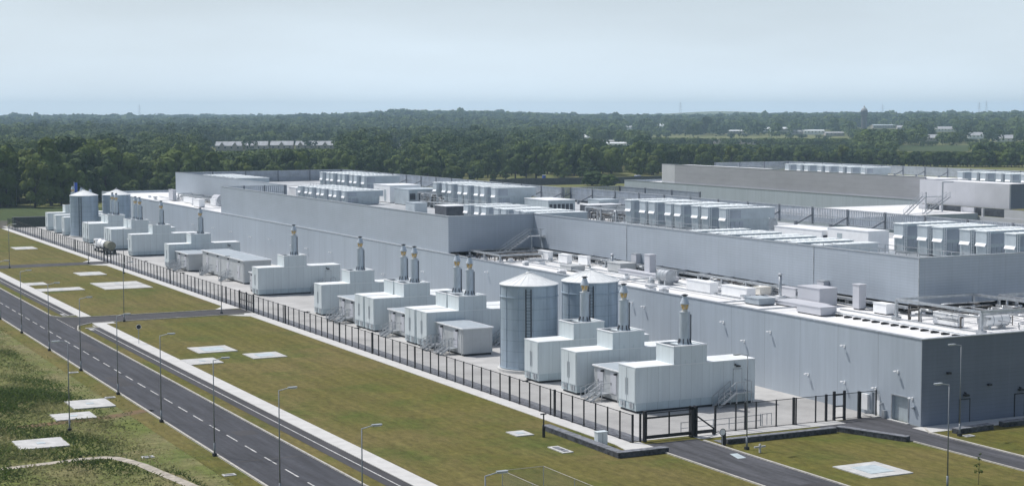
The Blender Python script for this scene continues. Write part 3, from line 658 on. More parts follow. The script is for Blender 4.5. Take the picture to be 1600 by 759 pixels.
rack('crowded pipes under the overhang beside the corner column',113.2,133.6,117.8,150,R7,8.35,60,5,(2,4))
rack('pipes under the overhang behind the two gloss white units',110.9,150.5,117.9,171,R7,8.35,90,6,(2,5))
rack('pipes under the overhang above the silo cones',111.0,176,117.6,200,R7,8.35,60,8,(2,5))
rack('brown pipes in the dark opening below the inner corner of the upper walls',101.5,207,111.0,217,R7,8.3,50,9,(2,3),pm='pipedark')
rack('pipes at the foot of the distant upper wall',108.5,370,112.0,400,R7,8.6,40,10,(2,4))
rack('cage of pipes on the plant deck left of the tall middle air handlers',133.5,225,139.5,240,UD,12.6,70,12,(3,4))
rack('cage of pipes beside the caged grey plant cabin',126,283.5,131,292.5,UD,13.0,60,13,(3,4))
rack('pipes on the deck behind the low parapet units',124.5,182,127.0,188.5,UD,12.2,30,14,(2,2))
# walkway on black feet over the near white roof
r=empty('roof_walkway',(100.3,116.5,R7),'low pipe run on black feet over the white near corner roof','pipe run')
mb=MB(); mb.cyl((4.6,0,.3),(4.6,26,.3),.06,n=6); mb.cyl((5.2,0,.3),(5.2,26,.3),.09,n=6); mb.beam((7,0,.35),(7,22,.35),.12); mb.cyl((5.2,26,.3),(-.5,26,.3),.09,n=6); mb.build('pipe_run',M['galv'],r)
for k in range(18): MB().box(4.45,.5+k*1.45,0,5.35,.68+k*1.45,.2).build('rubber_foot',M['black'],r)
r=empty('roof_walkway',(107.3,148.5,R7),'low rail on black feet right of the dark grey roof box','pipe run')
mb=MB(); mb.beam((0,0,.55),(0,3.6,.55),.08); mb.beam((.1,0,.15),(.1,3.6,.15),.06); mb.build('rail',M['galv'],r)
for k in range(4): MB().box(-.3,.3+k,0,.35,.5+k,.14).build('rubber_foot',M['black'],r)
def stack(x,y,z,h,rad,label):
    r=empty('vent_stack',(x,y,z),label,'vent stack','slim vent stacks on the lower roof')
    MB().cyl((0,0,0),(0,0,h-.25),rad,n=12).build('pipe',M['galv'],r,smooth=True); MB().lathe(0,0,[(rad*1.4,h-.25),(rad*1.6,h-.1),(rad*.6,h)],12).build('cowl',M['galv'],r); MB().box(-.45,-.45,0,.45,.45,.5).build('base_curb',M['white'],r)
stack(108.6,150.9,R7,3.0,.18,'slim pipe stack with cowl rising beside the beige tank')
stack(109.8,190.2,R7,2.2,.16,'slim pipe stack behind the cone of the right near silo')
stack(116.4,424.0,R7,2.0,.5,'left of two stubby stacks on the distant low roof'); stack(114.0,410.0,R7,2.2,.5,'right of two stubby stacks on the distant low roof')
# raised duct run along the upper wall
r=empty('duct_run',(111.6,133.5,7.92),'long grey service duct running along the foot of the right upper wall','duct'); mb=MB(); mb.box(.2,0,0,.85,84,.25); mb.build('duct_casing',M['galv'],r); mb=MB()
for k in range(9): mb.box(  .3,5+k*9.3,-.6,.5,5.3+k*9.3,0)
mb.build('hanger',M['dark'],r)
# ---------------------------------------------------------------- generator containers
def chimney(par,cx,cy,z):
    mb=MB(); mb.cyl((cx,cy,z),(cx,cy,z+3.05),.50,n=20); mb.cyl((cx,cy,z+3.05),(cx,cy,z+3.12),.54,n=20); mb.cyl((cx,cy,z+.02),(cx,cy,z+.10),.68,n=20)
    c=mb.build('chimney',M['chim'],par)
    mb=MB()
    for k in range(8):
        a=k*math.pi/4; mb.beam((cx+.66*math.cos(a),cy+.66*math.sin(a),z+.05),(cx+.5*math.cos(a),cy+.5*math.sin(a),z+.55),.07,.12)
    mb.box(cx+.36,cy-.50,z+.3,cx+.44,cy-.40,z+2.9)
    mb.build('bracket',M['louver_dark'],c)
    mb=MB(); mb.lathe(cx,cy,[(.30,z+3.1),(.30,z+3.2),(.24,z+3.22),(.24,z+3.34)],16); mb.build('collar',M['cream'],c)
    mb=MB(); mb.lathe(cx,cy,[(.26,z+3.34),(.33,z+3.45),(.42,z+3.85)],16); mb.build('heat_tinted_bowl',M['gold'],c,smooth=True)
    mb=MB(); mb.lathe(cx,cy,[(.46,z+3.84),(.46,z+3.92),(.40,z+4.05),(.24,z+4.5),(.24,z+4.6)],16)
    for k in range(6):
        a=k*math.pi/3; mb.beam((cx+.44*math.cos(a),cy+.44*math.sin(a),z+3.86),(cx+.30*math.cos(a),cy+.30*math.sin(a),z+3.30),.03)
    mb.build('cone',M['chim'],c)
    mb=MB(); mb.lathe(cx,cy,[(.18,z+4.6),(.18,z+4.66),(.32,z+4.68),(.32,z+4.74),(.1,z+4.8)],14); mb.build('rain_cap',M['dark'],c)
def container(name):
    r=empty(name,(0,0,0),'','generator container')
    w,L_,h=3.2,13.4,4.33
    mb=MB(); mb.box(0,0,.95,L_,w,h-.07)
    for k in range(10): mb.box(.35+k*1.3,-.02,1.1,.42+k*1.3,0,h-.2)
    mb.build('body',M['box'],r)
    MB().box(.01,.01,.22,L_-.01,w-.01,.948).build('base_skirt',M['skirt'],r)
    MB().box(.15,.15,0,L_-.15,w-.15,.22).build('base_frame',M['dark'],r)
    mb=MB(); mb.box(-.04,-.04,h-.07,L_+.04,w+.04,h); mb.build('roof',M['boxroof'],r)
    for a,b in ((.12,1.55),(1.65,3.08)):
        d=MB().box(-.05,a,1.0,-.003,b,h-.18).build('front_door',M['box'],r)
        MB().box(-.09,(b-.16) if a<1 else a+.08,1.6,-.052,(b-.10) if a<1 else a+.14,3.2).build('lock_bar',M['galv'],d)
    MB().cyl((-.10,2.55,.65),(.0,2.55,.65),.22,n=14).build('round_vent',M['galv'],r)
    for y0_,y1_,z0_ in ((1.9,2.15,.3),(.35,.65,.4),(.8,1.1,.4)): MB().box(-.09,y0_,z0_,-.001,y1_,.9).build('service_plate',M['galv'],r)
    # plenum and stack
    px0,px1,z0,z1=4.15,7.85,h,6.0
    mb=MB(); mb.box(px0,0,z0,px1,w,z0+.12); mb.box(px0,0,z0+.12,px0+.1,w,z1); mb.box(px1-.1,0,z0+.12,px1,w,z1); mb.box(px0+.1,0,z0+.12,px1-.1,.1,z1); mb.box(px0+.1,w-.1,z0+.12,px1-.1,w,z1)
    mb.box(px0+1.45,.1,z1-.35,px1-.1,w-.1,z1-.05)
    for k in range(4): mb.box(px0+.2+k*1.1,-.05,z0+.02,px0+.32+k*1.1,.0,z0+.35)
    p=mb.build('exhaust_plenum',M['box'],r)
    mb=MB(); mb.box(px0-.05,-.05,z1,px1+.05,.15,z1+.06); mb.box(px0-.05,w-.15,z1,px1+.05,w+.05,z1+.06); mb.box(px0-.05,.15,z1,px0+.15,w-.15,z1+.06); mb.box(px1-.15,.15,z1,px1+.05,w-.15,z1+.06); mb.build('rim',M['white'],p)
    mb=MB(); mb.box(px0+.1,.1,z1-.5,px0+1.45,w-.1,z1-.42)
    mb.build('louvre_opening',M['dark'],p); mb=MB()
    for k in range(5): mb.box(px0+.1+k*.28,.1,z1-.4,px0+.16+k*.28,w-.1,z1-.1)
    mb.build('splitter',M['galv'],p)
    chimney(r,6.35,1.6,z1-.05)
    # side door, stair and lamp at the far end
    d=MB().box(10.9,-.06,1.4,11.8,-.022,3.4).build('side_door',M['box'],r)
    mb=MB(); mb.box(10.84,-.07,1.35,10.9,-.022,3.46); mb.box(11.8,-.07,1.35,11.86,-.022,3.46); mb.box(10.84,-.07,3.4,11.86,-.022,3.46); mb.build('frame',M['galv'],d)
    mb=MB(); mb.box(11.15,-.35,3.65,11.5,-.02,3.8); mb.box(11.0,-.2,3.78,11.1,-.02,3.95); mb.build('lamp',M['dark'],r)
    mb=MB(); stair(mb,(8.4,-1.25,.04),(10.4,-1.25,1.35),1.0,6,(0,1,0)); mb.box(10.4,-1.3,1.27,12.2,-.1,1.35)
    for xx in (10.45,12.15):
        for yy in (-1.25,-.2): mb.beam((xx,yy,0),(xx,yy,1.3),.08)
    mb.beam((10.45,-1.25,2.35),(12.15,-1.25,2.35),.05); mb.beam((12.15,-1.25,2.35),(12.15,-.1,2.35),.05)
    for xx in (10.45,11.3,12.15): mb.beam((xx,-1.25,1.3),(xx,-1.25,2.35),.05)
    mb.build('access_stair',M['galv'],r)
    return r
GC=container('generator_container'); first=True
gens=[(132.3,'generator container with flue, nearest one, right by the sliding gate'),(143.8,'generator container with flue, second from the sliding gate, left of a switch room'),(152.0,'generator container with flue, third from the gate, just right of the two near silos'),
 (180.8,'near half of the paired generator containers left of the near silos'),(184.45,'far half of the paired generator containers left of the near silos'),
 (197.8,'near half of the second generator pair left of the near silos'),(201.45,'far half of the second generator pair left of the near silos'),
 (217.2,'single generator container between the second pair and the swing gate'),(245.6,'generator container standing right of the double grey switch room'),
 (298.0,'generator container behind the small grey switch room on the left'),(325.9,'generator container next beyond the parked tank lorry, right of it'),
 (343.2,'near half of the generator pair behind the tank lorry'),(346.85,'far half of the generator pair behind the tank lorry'),
 (362.6,'near half of the generator pair beside the distant silos'),(366.25,'far half of the generator pair beside the distant silos'),
 (388.4,'distant generator container just left of the left far silo'),(397.8,'distant generator container, second left of the far silos'),(407.6,'farthest generator container at the left end of the line')]
for i,(y,lb) in enumerate(gens):
    o=GC if i==0 else copy_tree(GC); o.location=(78.95 if y<362 else 78.6,y,.035); o['label']=lb; o['group']='generator containers along the fence'
# ---------------------------------------------------------------- silos
def silo():
    r=empty('silo',(0,0,0),'','silo'); rad=3.13; he=9.45
    MB().cyl((0,0,.3),(0,0,he),rad,n=64,caps=True).build('shell',M['silo'],r,smooth=False)
    mb=MB(); mb.lathe(0,0,[(rad+.35,0),(rad+.35,.3),(rad+.1,.32)],48); mb.build('plinth',M['path'],r)
    mb=MB()
    for z in (.42,8.15,9.4):
        mb.lathe(0,0,[(rad+.02,z-.06),(rad+.09,z-.05),(rad+.09,z+.05),(rad+.02,z+.06)],64)
    for k in range(12):
        a=k*math.pi/6+.2; x,y=(rad+.02)*math.cos(a),(rad+.02)*math.sin(a); mb.beam((x,y,.35),(x,y,he),.06)
    mb.build('stiffener_ring',M['silo'],r)
    mb=MB(); mb.lathe(0,0,[(rad+.12,he-.03),(rad+.12,he+.03),(.35,he+1.15),(.3,he+1.28),(.05,he+1.3)],48)
    for k in range(24):
        a=k*math.pi/12; mb.beam(((rad+.1)*math.cos(a),(rad+.1)*math.sin(a),he+.05),(.4*math.cos(a),.4*math.sin(a),he+1.16),.03,.03)
    mb.build('cone_roof',M['siloroof'],r)
    c,s=math.cos(R(-118)),math.sin(R(-118)); mb=MB(); t=Vector((-s,c,0))
    P=Vector((c,s,0))*(rad+.15)
    for k in (-.28,.28): mb.beam(P+t*k+Vector((0,0,.3)),P+t*k+Vector((0,0,he-.3)),.09)
    for z in np.arange(.5,he-.4,.35): mb.beam(P-t*.28+Vector((0,0,z)),P+t*.28+Vector((0,0,z)),.03)
    mb.build('ladder',M['dark'],r)
    mb=MB(); mb.cyl((c*1.2*0,0,he+1.4),(0,0,he+1.6),.12,n=8); mb.build('vent',M['galv'],r)
    return r
SL=silo()
for i,(x,y,lb) in enumerate([(82.4,160.9,'blue grey cylindrical silo nearest the fence, left one of the near pair'),(90.05,160.9,'blue grey cylindrical silo set behind the flues, right one of the near pair'),(82.4,384.9,'distant cylindrical silo nearest the fence, left one of the far pair'),(89.85,384.9,'distant cylindrical silo behind, right one of the far pair')]):
    o=SL if i==0 else copy_tree(SL); o.location=(x,y,.035); o['label']=lb; o['group']='cylindrical silos'
# ---------------------------------------------------------------- switch rooms
def switchroom(x0,y0,w,l,h,label,units=1,steps=True):
    r=empty('switch_room',(x0,y0,.035),label,'switch room','grey switch rooms in the yard')
    MB().box(0,0,.25,w,l,h-.12).build('wall',M['grey'],r); MB().box(.1,.1,0,w-.1,l-.1,.25).build('base',M['dark'],r)
    mb=MB(); mb.box(-.2,-.12,h-.12,w+.15,l+.12,h); mb.build('roof',M['white'],r)
    mb=MB(); n=units
    for k in range(n): mb.rect(-.1,-.02+k*l/n+.08,w+.05,(k+1)*l/n-.06,h+.004)
    mb.build('roof_felt',M['greyroof'],r)
    for k in range(n*2 if l>6 else 2):
        yy=l*(k+.5)/(n*2 if l>6 else 2)
        d=MB().box(-.05,yy-.55,.8,-.003,yy+.55,2.85).build('door',M['cladpale'],r); MB().box(-.09,yy+.35,1.6,-.052,yy+.42,1.85).build('handle',M['dark'],d)
        MB().box(-.3,yy-.7,h-.5,-.003,yy-.5,h-.32).build('lamp',M['dark'],r)
    if steps:
        mb=MB()
        for yy in ([l*.28,l*.75] if l>6 else [l*.5]):
            stair(mb,(-2.2,yy-.5,.02),(-1.0,yy-.5,.75),1.0,4,(0,1,0)); mb.box(-1.0,yy-.7,.68,-.05,yy+.7,.75)
            for q in (-.7,.7): mb.beam((-1.0,yy+q,0),(-1.0,yy+q,1.75),.05); mb.beam((-1.0,yy+q,1.75),(-.1,yy+q,1.75),.05); mb.beam((-1.0,yy+q,1.25),(-.1,yy+q,1.25),.04)
            stair(mb,(-1.6,yy+2.4,.02),(-.9,yy+.8,.75),.9,4,(1,0,0))
        mb.build('access_steps',M['galv'],r)
    MB().cyl((-.12,.25,.1),(-.12,.25,h-.2),.05,n=8).build('downpipe',M['galv'],r)
    return r
switchroom(80.3,137.5,4.2,5.1,3.2,'grey switch room with steel steps, wedged between the two nearest generator containers')
switchroom(80.1,173.0,3.7,8.6,3.25,'free standing grey switch room left of the near silos, with stair flight at its door')
switchroom(80.25,190.0,3.6,6.0,3.2,'grey switch room half hidden between the two generator pairs')
switchroom(79.8,206.5,3.6,6.3,3.2,'grey switch room half hidden right of the single generator container')
switchroom(80.1,289.2,4.3,8.2,3.2,'small grey switch room in front of the generator container on the left')
switchroom(82.3,263.5,4.6,24.5,3.95,'long double grey switch room with two tone roof and railed stairs',2)
switchroom(80.0,249.3,3.6,4.0,3.1,'small grey kiosk room tucked behind the generator container by the double switch room',steps=False)
switchroom(80.0,329.5,3.0,4.0,3.0,'small pale kiosk room behind the generator container by the tank lorry',steps=False)
# ---------------------------------------------------------------- perimeter fence
def fence(label,pA,pB,name='fence',h=2.4,sp=2.13,extra=(),rail=True,cams=()):
    a=Vector((*pA,0)); b=Vector((*pB,0)); L_=(b-a).length; d=(b-a).normalized()
    r=empty(name,(a.x,a.y,.03),label,'fence','dark perimeter fencing')
    n=max(1,round(L_/sp)); pm=None
    for i in range(n+1):
        p=d*(L_*i/n); thick=.05 if i%11 else .075
        if pm is None or True:
            mb=MB(); mb.box(p.x-thick,p.y-thick,0,p.x+thick,p.y+thick,h+.06); mb.box(p.x-.1,p.y-.1,0,p.x+.1,p.y+.1,.05); mb.build('post',M['fence'],r)
    for e in extra:
        p=d*e; mb=MB(); mb.box(p.x-.09,p.y-.09,0,p.x+.09,p.y+.09,h+.1); mb.build('post',M['fence'],r)
    mb=MB(); mb.beam((0,0,h),(*(d*L_)[:2],h),.05); mb.beam((0,0,.08),(*(d*L_)[:2],.08),.04); mb.build('rail',M['fence'],r)
    nrm=Vector((-d.y,d.x,0))*.05; e=d*L_
    mb=MB(); mb.quad((nrm.x,nrm.y,.1),(e.x+nrm.x,e.y+nrm.y,.1),(e.x+nrm.x,e.y+nrm.y,h-.03),(nrm.x,nrm.y,h-.03)); mb.build('mesh_panel',M['mesh'],r)
    for cpos in cams:
        p=d*cpos; mb=MB(); mb.beam((p.x-.5,p.y,h+.12),(p.x+.35,p.y,h+.12),.09); mb.box(p.x-.08,p.y-.08,h,p.x+.08,p.y+.08,h+.2); mb.build('camera',M['dark'],r)
    return r
fence('dark mesh fence along the yard from the sliding gate to the swing gate',(71.6,120.5),(71.6,225.0),extra=(14.1,90.9,59.5),cams=(19.7,64,82))
fence('dark mesh fence along the yard between the swing gate and the far side road gate',(71.6,231.9),(71.6,312.0),extra=(6.5,38),cams=(30,54))
fence('dark mesh fence along the distant left end of the yard',(71.6,318.0),(71.6,421.8),extra=(26,61),cams=(9,))
fence('dark mesh fence crossing the far left end of the yard',(71.6,421.8),(98,425))
fence('dark mesh fence from the sliding gate to the small pedestrian gate',(80.3,121.0),(93.3,121.0),extra=(3.2,8.4,12.0))
fence('short end piece of dark fence meeting the data centre wall',(94.4,121.0),(98.0,121.0),extra=(1.6,))
# gates
r=empty('swing_gate',(71.6,225.2,.03),'double leaf dark swing gate in the long fence where the side road meets the yard','gate')
mb=MB()
for a in (0,3.25,6.5): MB().box(-.1,a-.1,0,.1,a+.1,2.6).build('gate_post',M['fence'],r)
for a in (.15,3.4):
    mb=MB()
    for z in (.15,1.3,2.35): mb.box(-.05,a,z,.05,a+2.95,z+.09)
    for k in range(5): mb.box(-.04,a+k*.72,.15,.04,a+.07+k*.72,2.4)
    l_=mb.build('gate_leaf',M['fence'],r); mb=MB(); mb.quad((.06,a,.2),(.06,a+2.95,.2),(.06,a+2.95,2.35),(.06,a,2.35)); mb.build('mesh_panel',M['mesh'],l_)
r=empty('swing_gate',(71.6,312.2,.03),'smaller looking distant dark gate at the far side road','gate')
for a in (0,2.8,5.6): MB().box(-.1,a-.1,0,.1,a+.1,2.6).build('gate_post',M['fence'],r)
mb=MB()
for z in (.15,1.3,2.35): mb.box(-.05,.15,z,.05,5.5,z+.09)
for a in (.15,2.9,5.4): mb.box(-.06,a,.1,.06,a+.1,2.45)
mb.build('gate_leaf',M['fence'],r)
r=empty('sliding_gate',(72.8,120.5,.03),'black sliding cantilever gate with diagonal tail brace across the driveway','gate')
MB().box(-.12,-.15,0,.12,.15,2.65).build('gate_post',M['fence'],r); MB().box(-.5,-.1,0,-.38,.1,2.5).build('gate_post',M['fence'],r)
mb=MB(); mb.box(4.6,-.25,0,4.78,.25,2.7); mb.box(5.05,-.25,0,5.2,.25,2.7); mb.box(4.6,-.25,2.45,5.2,.25,2.65); mb.box(4.78,-.1,.1,5.05,.15,2.4); mb.build('guide_post',M['fence'],r)
mb=MB(); mb.box(.1,-.06,.22,7.2,.06,.5); mb.box(.1,-.05,1.95,4.9,.05,2.1); mb.box(.1,-.05,2.38,4.9,.05,2.46)
for xx in (.12,2.4,4.7): mb.box(xx,-.05,.5,xx+.1,.05,2.4)
mb.beam((4.9,0,2.05),(7.1,0,.5),.12); mb.box(6.9,-.1,0,7.2,.1,.3); mb.build('gate_leaf',M['fence'],r)
mb=MB(); mb.quad((.2,.07,.5),(4.7,.07,.5),(4.7,.07,2.35),(.2,.07,2.35)); mb.build('mesh_panel',M['mesh'],r)
r=empty('pedestrian_gate',(93.2,121.0,.03),'narrow dark pedestrian gate with mid rail near the data centre door','gate')
MB().box(-.1,-.1,0,.1,.1,2.7).build('gate_post',M['fence'],r); MB().box(1.05,-.1,0,1.25,.1,2.7).build('gate_post',M['fence'],r)
mb=MB(); mb.box(.12,-.05,.2,1.03,.05,.3); mb.box(.12,-.05,1.25,1.03,.05,1.35); mb.box(.12,-.05,2.3,1.03,.05,2.45); mb.build('gate_leaf',M['fence'],r)
# galvanised pedestrian barrier behind the front fence
r=empty('barrier_rail',(77.4,122.0,.034),'low galvanised barrier rail behind the front fence, right of the sliding gate','barrier')
mb=MB()
for z in (.5,1.0): mb.beam((0,0,z),(8.4,0,z),.05)
for k in range(6): mb.beam((k*1.68,0,0),(k*1.68,0,1.02),.06)
mb.box(8.4,-.04,0,8.46,.04,1.1)
for k in range(3): mb.beam((8.6+k*.5,0,0),(8.6+k*.5,0,1.05),.05)
mb.beam((8.6,0,1.05),(9.6,0,1.05),.05); mb.build('rails',M['galv'],r)
# ---------------------------------------------------------------- low dark stone walls
def lowwall(label,pts,w,h):
    r=empty('stone_wall',(*pts[0],0),label,'stone wall','low dark stone walls'); o=Vector((*pts[0],0)); mb=MB(); mt=MB()
    for i in range(len(pts)-1):
        a=Vector((*pts[i],0))-o; b=Vector((*pts[i+1],0))-o; d=(b-a).normalized()
        mb.beam(a+Vector((0,0,h/2)),b+d*(w/2 if i<len(pts)-2 else 0)+Vector((0,0,h/2)),w,h)
        mt.beam(a+Vector((0,0,h+.03+.004*i)),b+d*(w/2 if i<len(pts)-2 else 0)+Vector((0,0,h+.03+.004*i)),w+.03,.06)
    mb.build('walling',M['stone'],r); mt.build('coping',M['stonetop'],r)
lowwall('low dark stone wall in an L round the pale kiosk by the sliding gate',[(67.9,129.3),(67.75,116.0),(72.2,116.0)],.75,.42)
lowwall('low dark stone wall running from the driveway to the service road below the front fence',[(78.5,116.6),(89.9,116.6)],.6,.42)
lowwall('low dark stone wall along the service road, stepping down to a blunt end',[(90.5,116.9),(92.9,110.4)],.7,.42)
lowwall('short low dark stone wall at the foot of the lamp by the building corner',[(98.9,111.3),(103.2,111.6)],.75,.42)
lowwall('low dark stone wall at the far right along the front path',[(104.8,111.9),(125,112.4)],.75,.42)
mb=MB(); mb.rect(78.3,117.1,90.2,117.6,.05); mb.rect(78.3,117.6,90.2,118.3,.052); struct('stone_bed',mb,M['stonetop'])
# ---------------------------------------------------------------- street lamps
def lamp(name,side):
    r=empty(name,(0,0,0),'','street lamp')
    mb=MB(); mb.cyl((0,0,0),(0,0,1.1),.085,n=10); mb.cyl((0,0,1.1),(0,0,7.95),.055,.038,n=10); mb.build('pole',M['lampsteel'],r,smooth=True)
    MB().box(-.16,-.16,0,.16,.16,.25).build('base_collar',M['dark'],r)
    MB().cyl((0,0,7.92),(side*.75,0,8.06),.035,n=8).build('arm',M['galv'],r)
    mb=MB(); s=side; mb.prism([(s*.7,-.09),(s*.75,-.16),(s*1.35,-.15),(s*1.42,0),(s*1.35,.15),(s*.75,.16),(s*.7,.09)],8.03,8.13); h=mb.build('lamp_head',M['galv'],r)
    mb=MB(); mb.box(min(s*.85,s*1.3),-.1,8.0,max(s*.85,s*1.3),.1,8.028); mb.build('lens',M['white'],h)
    return r
LR=lamp('street_lamp',1); LLf=lamp('street_lamp',-1)
row=[98.4,114.9,131.6,148.5,165.3,182.6,200.0,217.9,234.0,251.2,268.2]
nm=['its foot off the bottom edge, right of the footpath','its foot cut by the bottom edge, over the road','third from the bottom of the photo','fourth from the bottom','fifth from the bottom','sixth from the bottom','seventh from the bottom','eighth from the bottom','at the left edge of the photo']
fr=True
for i,y in enumerate(row):
    if i>8: continue
    o=LR if fr else copy_tree(LR); fr=False
    o.location=(38.35,y,0); o['label']='street lamp on the near kerb, '+nm[i]; o['group']='street lamps on the near kerb'
for (x,y,lb) in [(39.35,82.2,'street lamp with only its tilted head and pole top showing by the wire cage'),(52.9,223.6,'street lamp on the lawn at the side road junction'),(67.3,226.4,'street lamp on the paved wedge by the swing gate'),(53.0,311.8,'street lamp beside the distant side road'),(67.9,314.5,'distant street lamp beside the far gate of the yard'),(69.2,292.0,'street lamp by the fence path, in front of the tank lorry'),(91.5,523.0,'street lamp standing far left before the trees'),(95.2,521.0,'distant street lamp right of the others before the trees')]:
    o=copy_tree(LR); o.location=(x,y,0); o['label']=lb; o['group']='street lamps across the site'
fr=True
for (x,y,lb) in [(30.0,148.1,'street lamp standing in the rough grass between the pale slabs, arm to the left'),(78.75,113.9,'street lamp at the head of the driveway beside the cross shaped marker'),(83.4,94.6,'street lamp on the front lawn whose foot is cut by the bottom edge'),(98.5,110.3,'tall street lamp at the end of the short stone wall, against the dark building face')]:
    o=LLf if fr else copy_tree(LLf); fr=False
    o.location=(x,y,0); o['label']=lb; o['group']='street lamps with arm to the left'
# ---------------------------------------------------------------- concrete pads
def padthing(label,poly,z=.09,inner=None,cat='concrete pad',m='pad'):
    o=Vector((poly[0][0],poly[0][1],0)); r=empty('concrete_pad',o,label,cat,'pale concrete pads in the grass')
    P=[(p[0]-o.x,p[1]-o.y) for p in poly]; MB().prism(P,0,z).build('slab',M[m],r)
    cx=sum(p[0] for p in P)/len(P); cy=sum(p[1] for p in P)/len(P)
    if inner: 
        mb=MB(); mb.prism([(cx+(p[0]-cx)*inner,cy+(p[1]-cy)*inner) for p in P],z,z+.03); mb.build('cover',M['padin'],r)
    else:
        mb=MB(); mb.box(cx-.35,cy-.35,z,cx+.35,cy+.35,z+.03); mb.build('manhole_cover',M['padin'],r)
def rc(x0,y0,x1,y1): return [(x0,y0),(x1,y0),(x1,y1),(x0,y1)]
padthing('pale pad with square cover, left of the middle pair on the main lawn',rc(53.5,189.4,58.2,194.6),inner=.55)
padthing('pale pad with square cover, right one on the main lawn',rc(57.9,182.3,61.95,186.6),inner=.5)
padthing('pale pad touching the footpath below the middle pair',rc(50.2,181.0,54.0,185.3))
padthing('small pale pad at the top of the far lawn block',rc(61.4,290.8,66.0,297.0))
padthing('big double pale pad on the far lawn block, near strip',rc(60.0,265.8,67.7,271.2))
padthing('big double pale pad on the far lawn block, far strip',rc(60.0,271.6,67.7,277.1))
padthing('pale pad strip meeting the footpath, upper one of two',rc(50.2,278.0,53.4,282.3))
padthing('long pale pad strip meeting the footpath, lower one of two',rc(50.2,267.3,57.1,271.8))
padthing('pale pad alone on the farthest lawn',rc(61.5,353.6,66.0,360.3))
padthing('small square pale pad left of the black post',rc(64.1,127.5,65.8,129.7))
padthing('large pale pad with blue grey cover on the front lawn',rc(80.8,100.3,85.0,105.0),inner=.55)
r=empty('concrete_pad',(64.3,119.4,0),'small pale frame with three dark manhole covers near the stone wall','manhole frame','pale concrete pads in the grass'); MB().box(0,0,0,1.0,2.8,.08).build('slab',M['pad'],r)
mb=MB()
for k in range(3): mb.box(.25,.35+k*.75,.08,.75,.9+k*.75,.11)
mb.build('manhole_cover',M['stonetop'],r)
padthing('pale pad in rough grass, upper of the left three, nearest the road',rc(32.6,158.5,36.55,163.2),.12)
padthing('pale pad in rough grass, middle of the left three',rc(29.9,153.2,33.6,156.6),.12)
padthing('pale pad in rough grass, lowest left one below the red earth track',rc(24.5,141.1,28.6,145.2),.12)
for (x,y,lb) in [(*g(231,714)[:2],'tiny pale drain frame beside the third lamp foot'),(*g(358,742)[:2],'tiny pale drain frame near the bottom edge by the road kerb'),(*g(1513,681)[:2],'tiny pale drain frame by the short stone wall'),(*g(172,621)[:2],'tiny pale drain frame above the upper left pad'),(*g(115,582)[:2],'tiny pale drain frame in the verge near the sixth lamp')]:
    r=empty('drain_frame',(x,y,0),lb,'drain frame'); mb=MB(); mb.box(-.5,-.35,0,.5,-.22,.07); mb.box(-.5,.22,0,.5,.35,.07); mb.box(-.5,-.22,0,-.37,.22,.07); mb.box(.37,-.22,0,.5,.22,.07); mb.build('surround',M['pad'],r); MB().box(-.37,-.22,0,.37,.22,.045).build('grate',M['stonetop'],r)
# ---------------------------------------------------------------- small street furniture
r=empty('kiosk_cabinet',(68.15,120.4,.06),'pale grey utility cabinet on the paving by the low stone wall','cabinet'); MB().box(0,0,.1,.95,.6,1.15).build('body',M['boxroof'],r); MB().box(-.04,-.04,1.15,.99,.64,1.22).build('lid',M['box'],r); MB().box(.03,.03,0,.92,.57,.1).build('plinth',M['pad'],r); MB().box(.47,-.012,.15,.49,-.002,1.1).build('door_seam',M['louver_dark'],r); MB().box(-.012,.1,.15,-.002,.5,1.1).build('door',M['box'],r)
r=empty('marker_post',(66.1,126.3,0),'thick black post with a small arm standing at the left end of the stone wall','post'); MB().cyl((0,0,0),(0,0,.95),.13,n=12).build('sleeve',M['fence'],r); MB().cyl((0,0,.95),(0,0,2.1),.06,n=10).build('pole',M['fence'],r); MB().box(-.3,-.05,2.0,.25,.05,2.1).build('arm',M['fence'],r)
r=empty('bollard',(78.05,116.3,0),'black bollard at the left end of the stone wall by the driveway','bollard'); MB().cyl((0,0,0),(0,0,1.0),.2,n=14).build('body',M['fence'],r); MB().lathe(0,0,[(.22,1.0),(.22,1.06),(.1,1.1)],14).build('cap',M['stonetop'],r)
r=empty('cross_marker',(78.95,112.3,0),'small pale cross shaped post on the grass beside the driveway lamp','marker'); MB().box(-.07,-.07,0,.07,.07,.75).build('stem',M['pad'],r); MB().box(-.55,-.06,.45,.55,.06,.58).build('arm',M['pad'],r)
def rsign(x,y,z,face,label,m):
    r=empty('round_sign',(x,y,0),label,'road sign'); MB().cyl((0,0,0),(0,0,z),.035,n=8).build('pole',M['galv'],r)
    d=MB(); d.cyl((0,-.03,z+.02),(0,-.06,z+.02),.3,n=24); d=d.build('disc',M[m],r); mb=MB()
    n=24
    for i in range(n):
        a=2*math.pi*i/n; b=2*math.pi*(i+1)/n; mb.beam((.29*math.cos(a),-.065,z+.02+.29*math.sin(a)),(.29*math.cos(b),-.065,z+.02+.29*math.sin(b)),.03,.04)
    mb.build('rim',M['white' if m!='white' else 'dark'],d)
rsign(49.3,201.0,2.1,0,'dark round sign on a thin post beside the cycle lane','dark')
rsign(77.7,116.0,.9+.3,0,'small white round sign with dark rim beside the driveway gate','white')
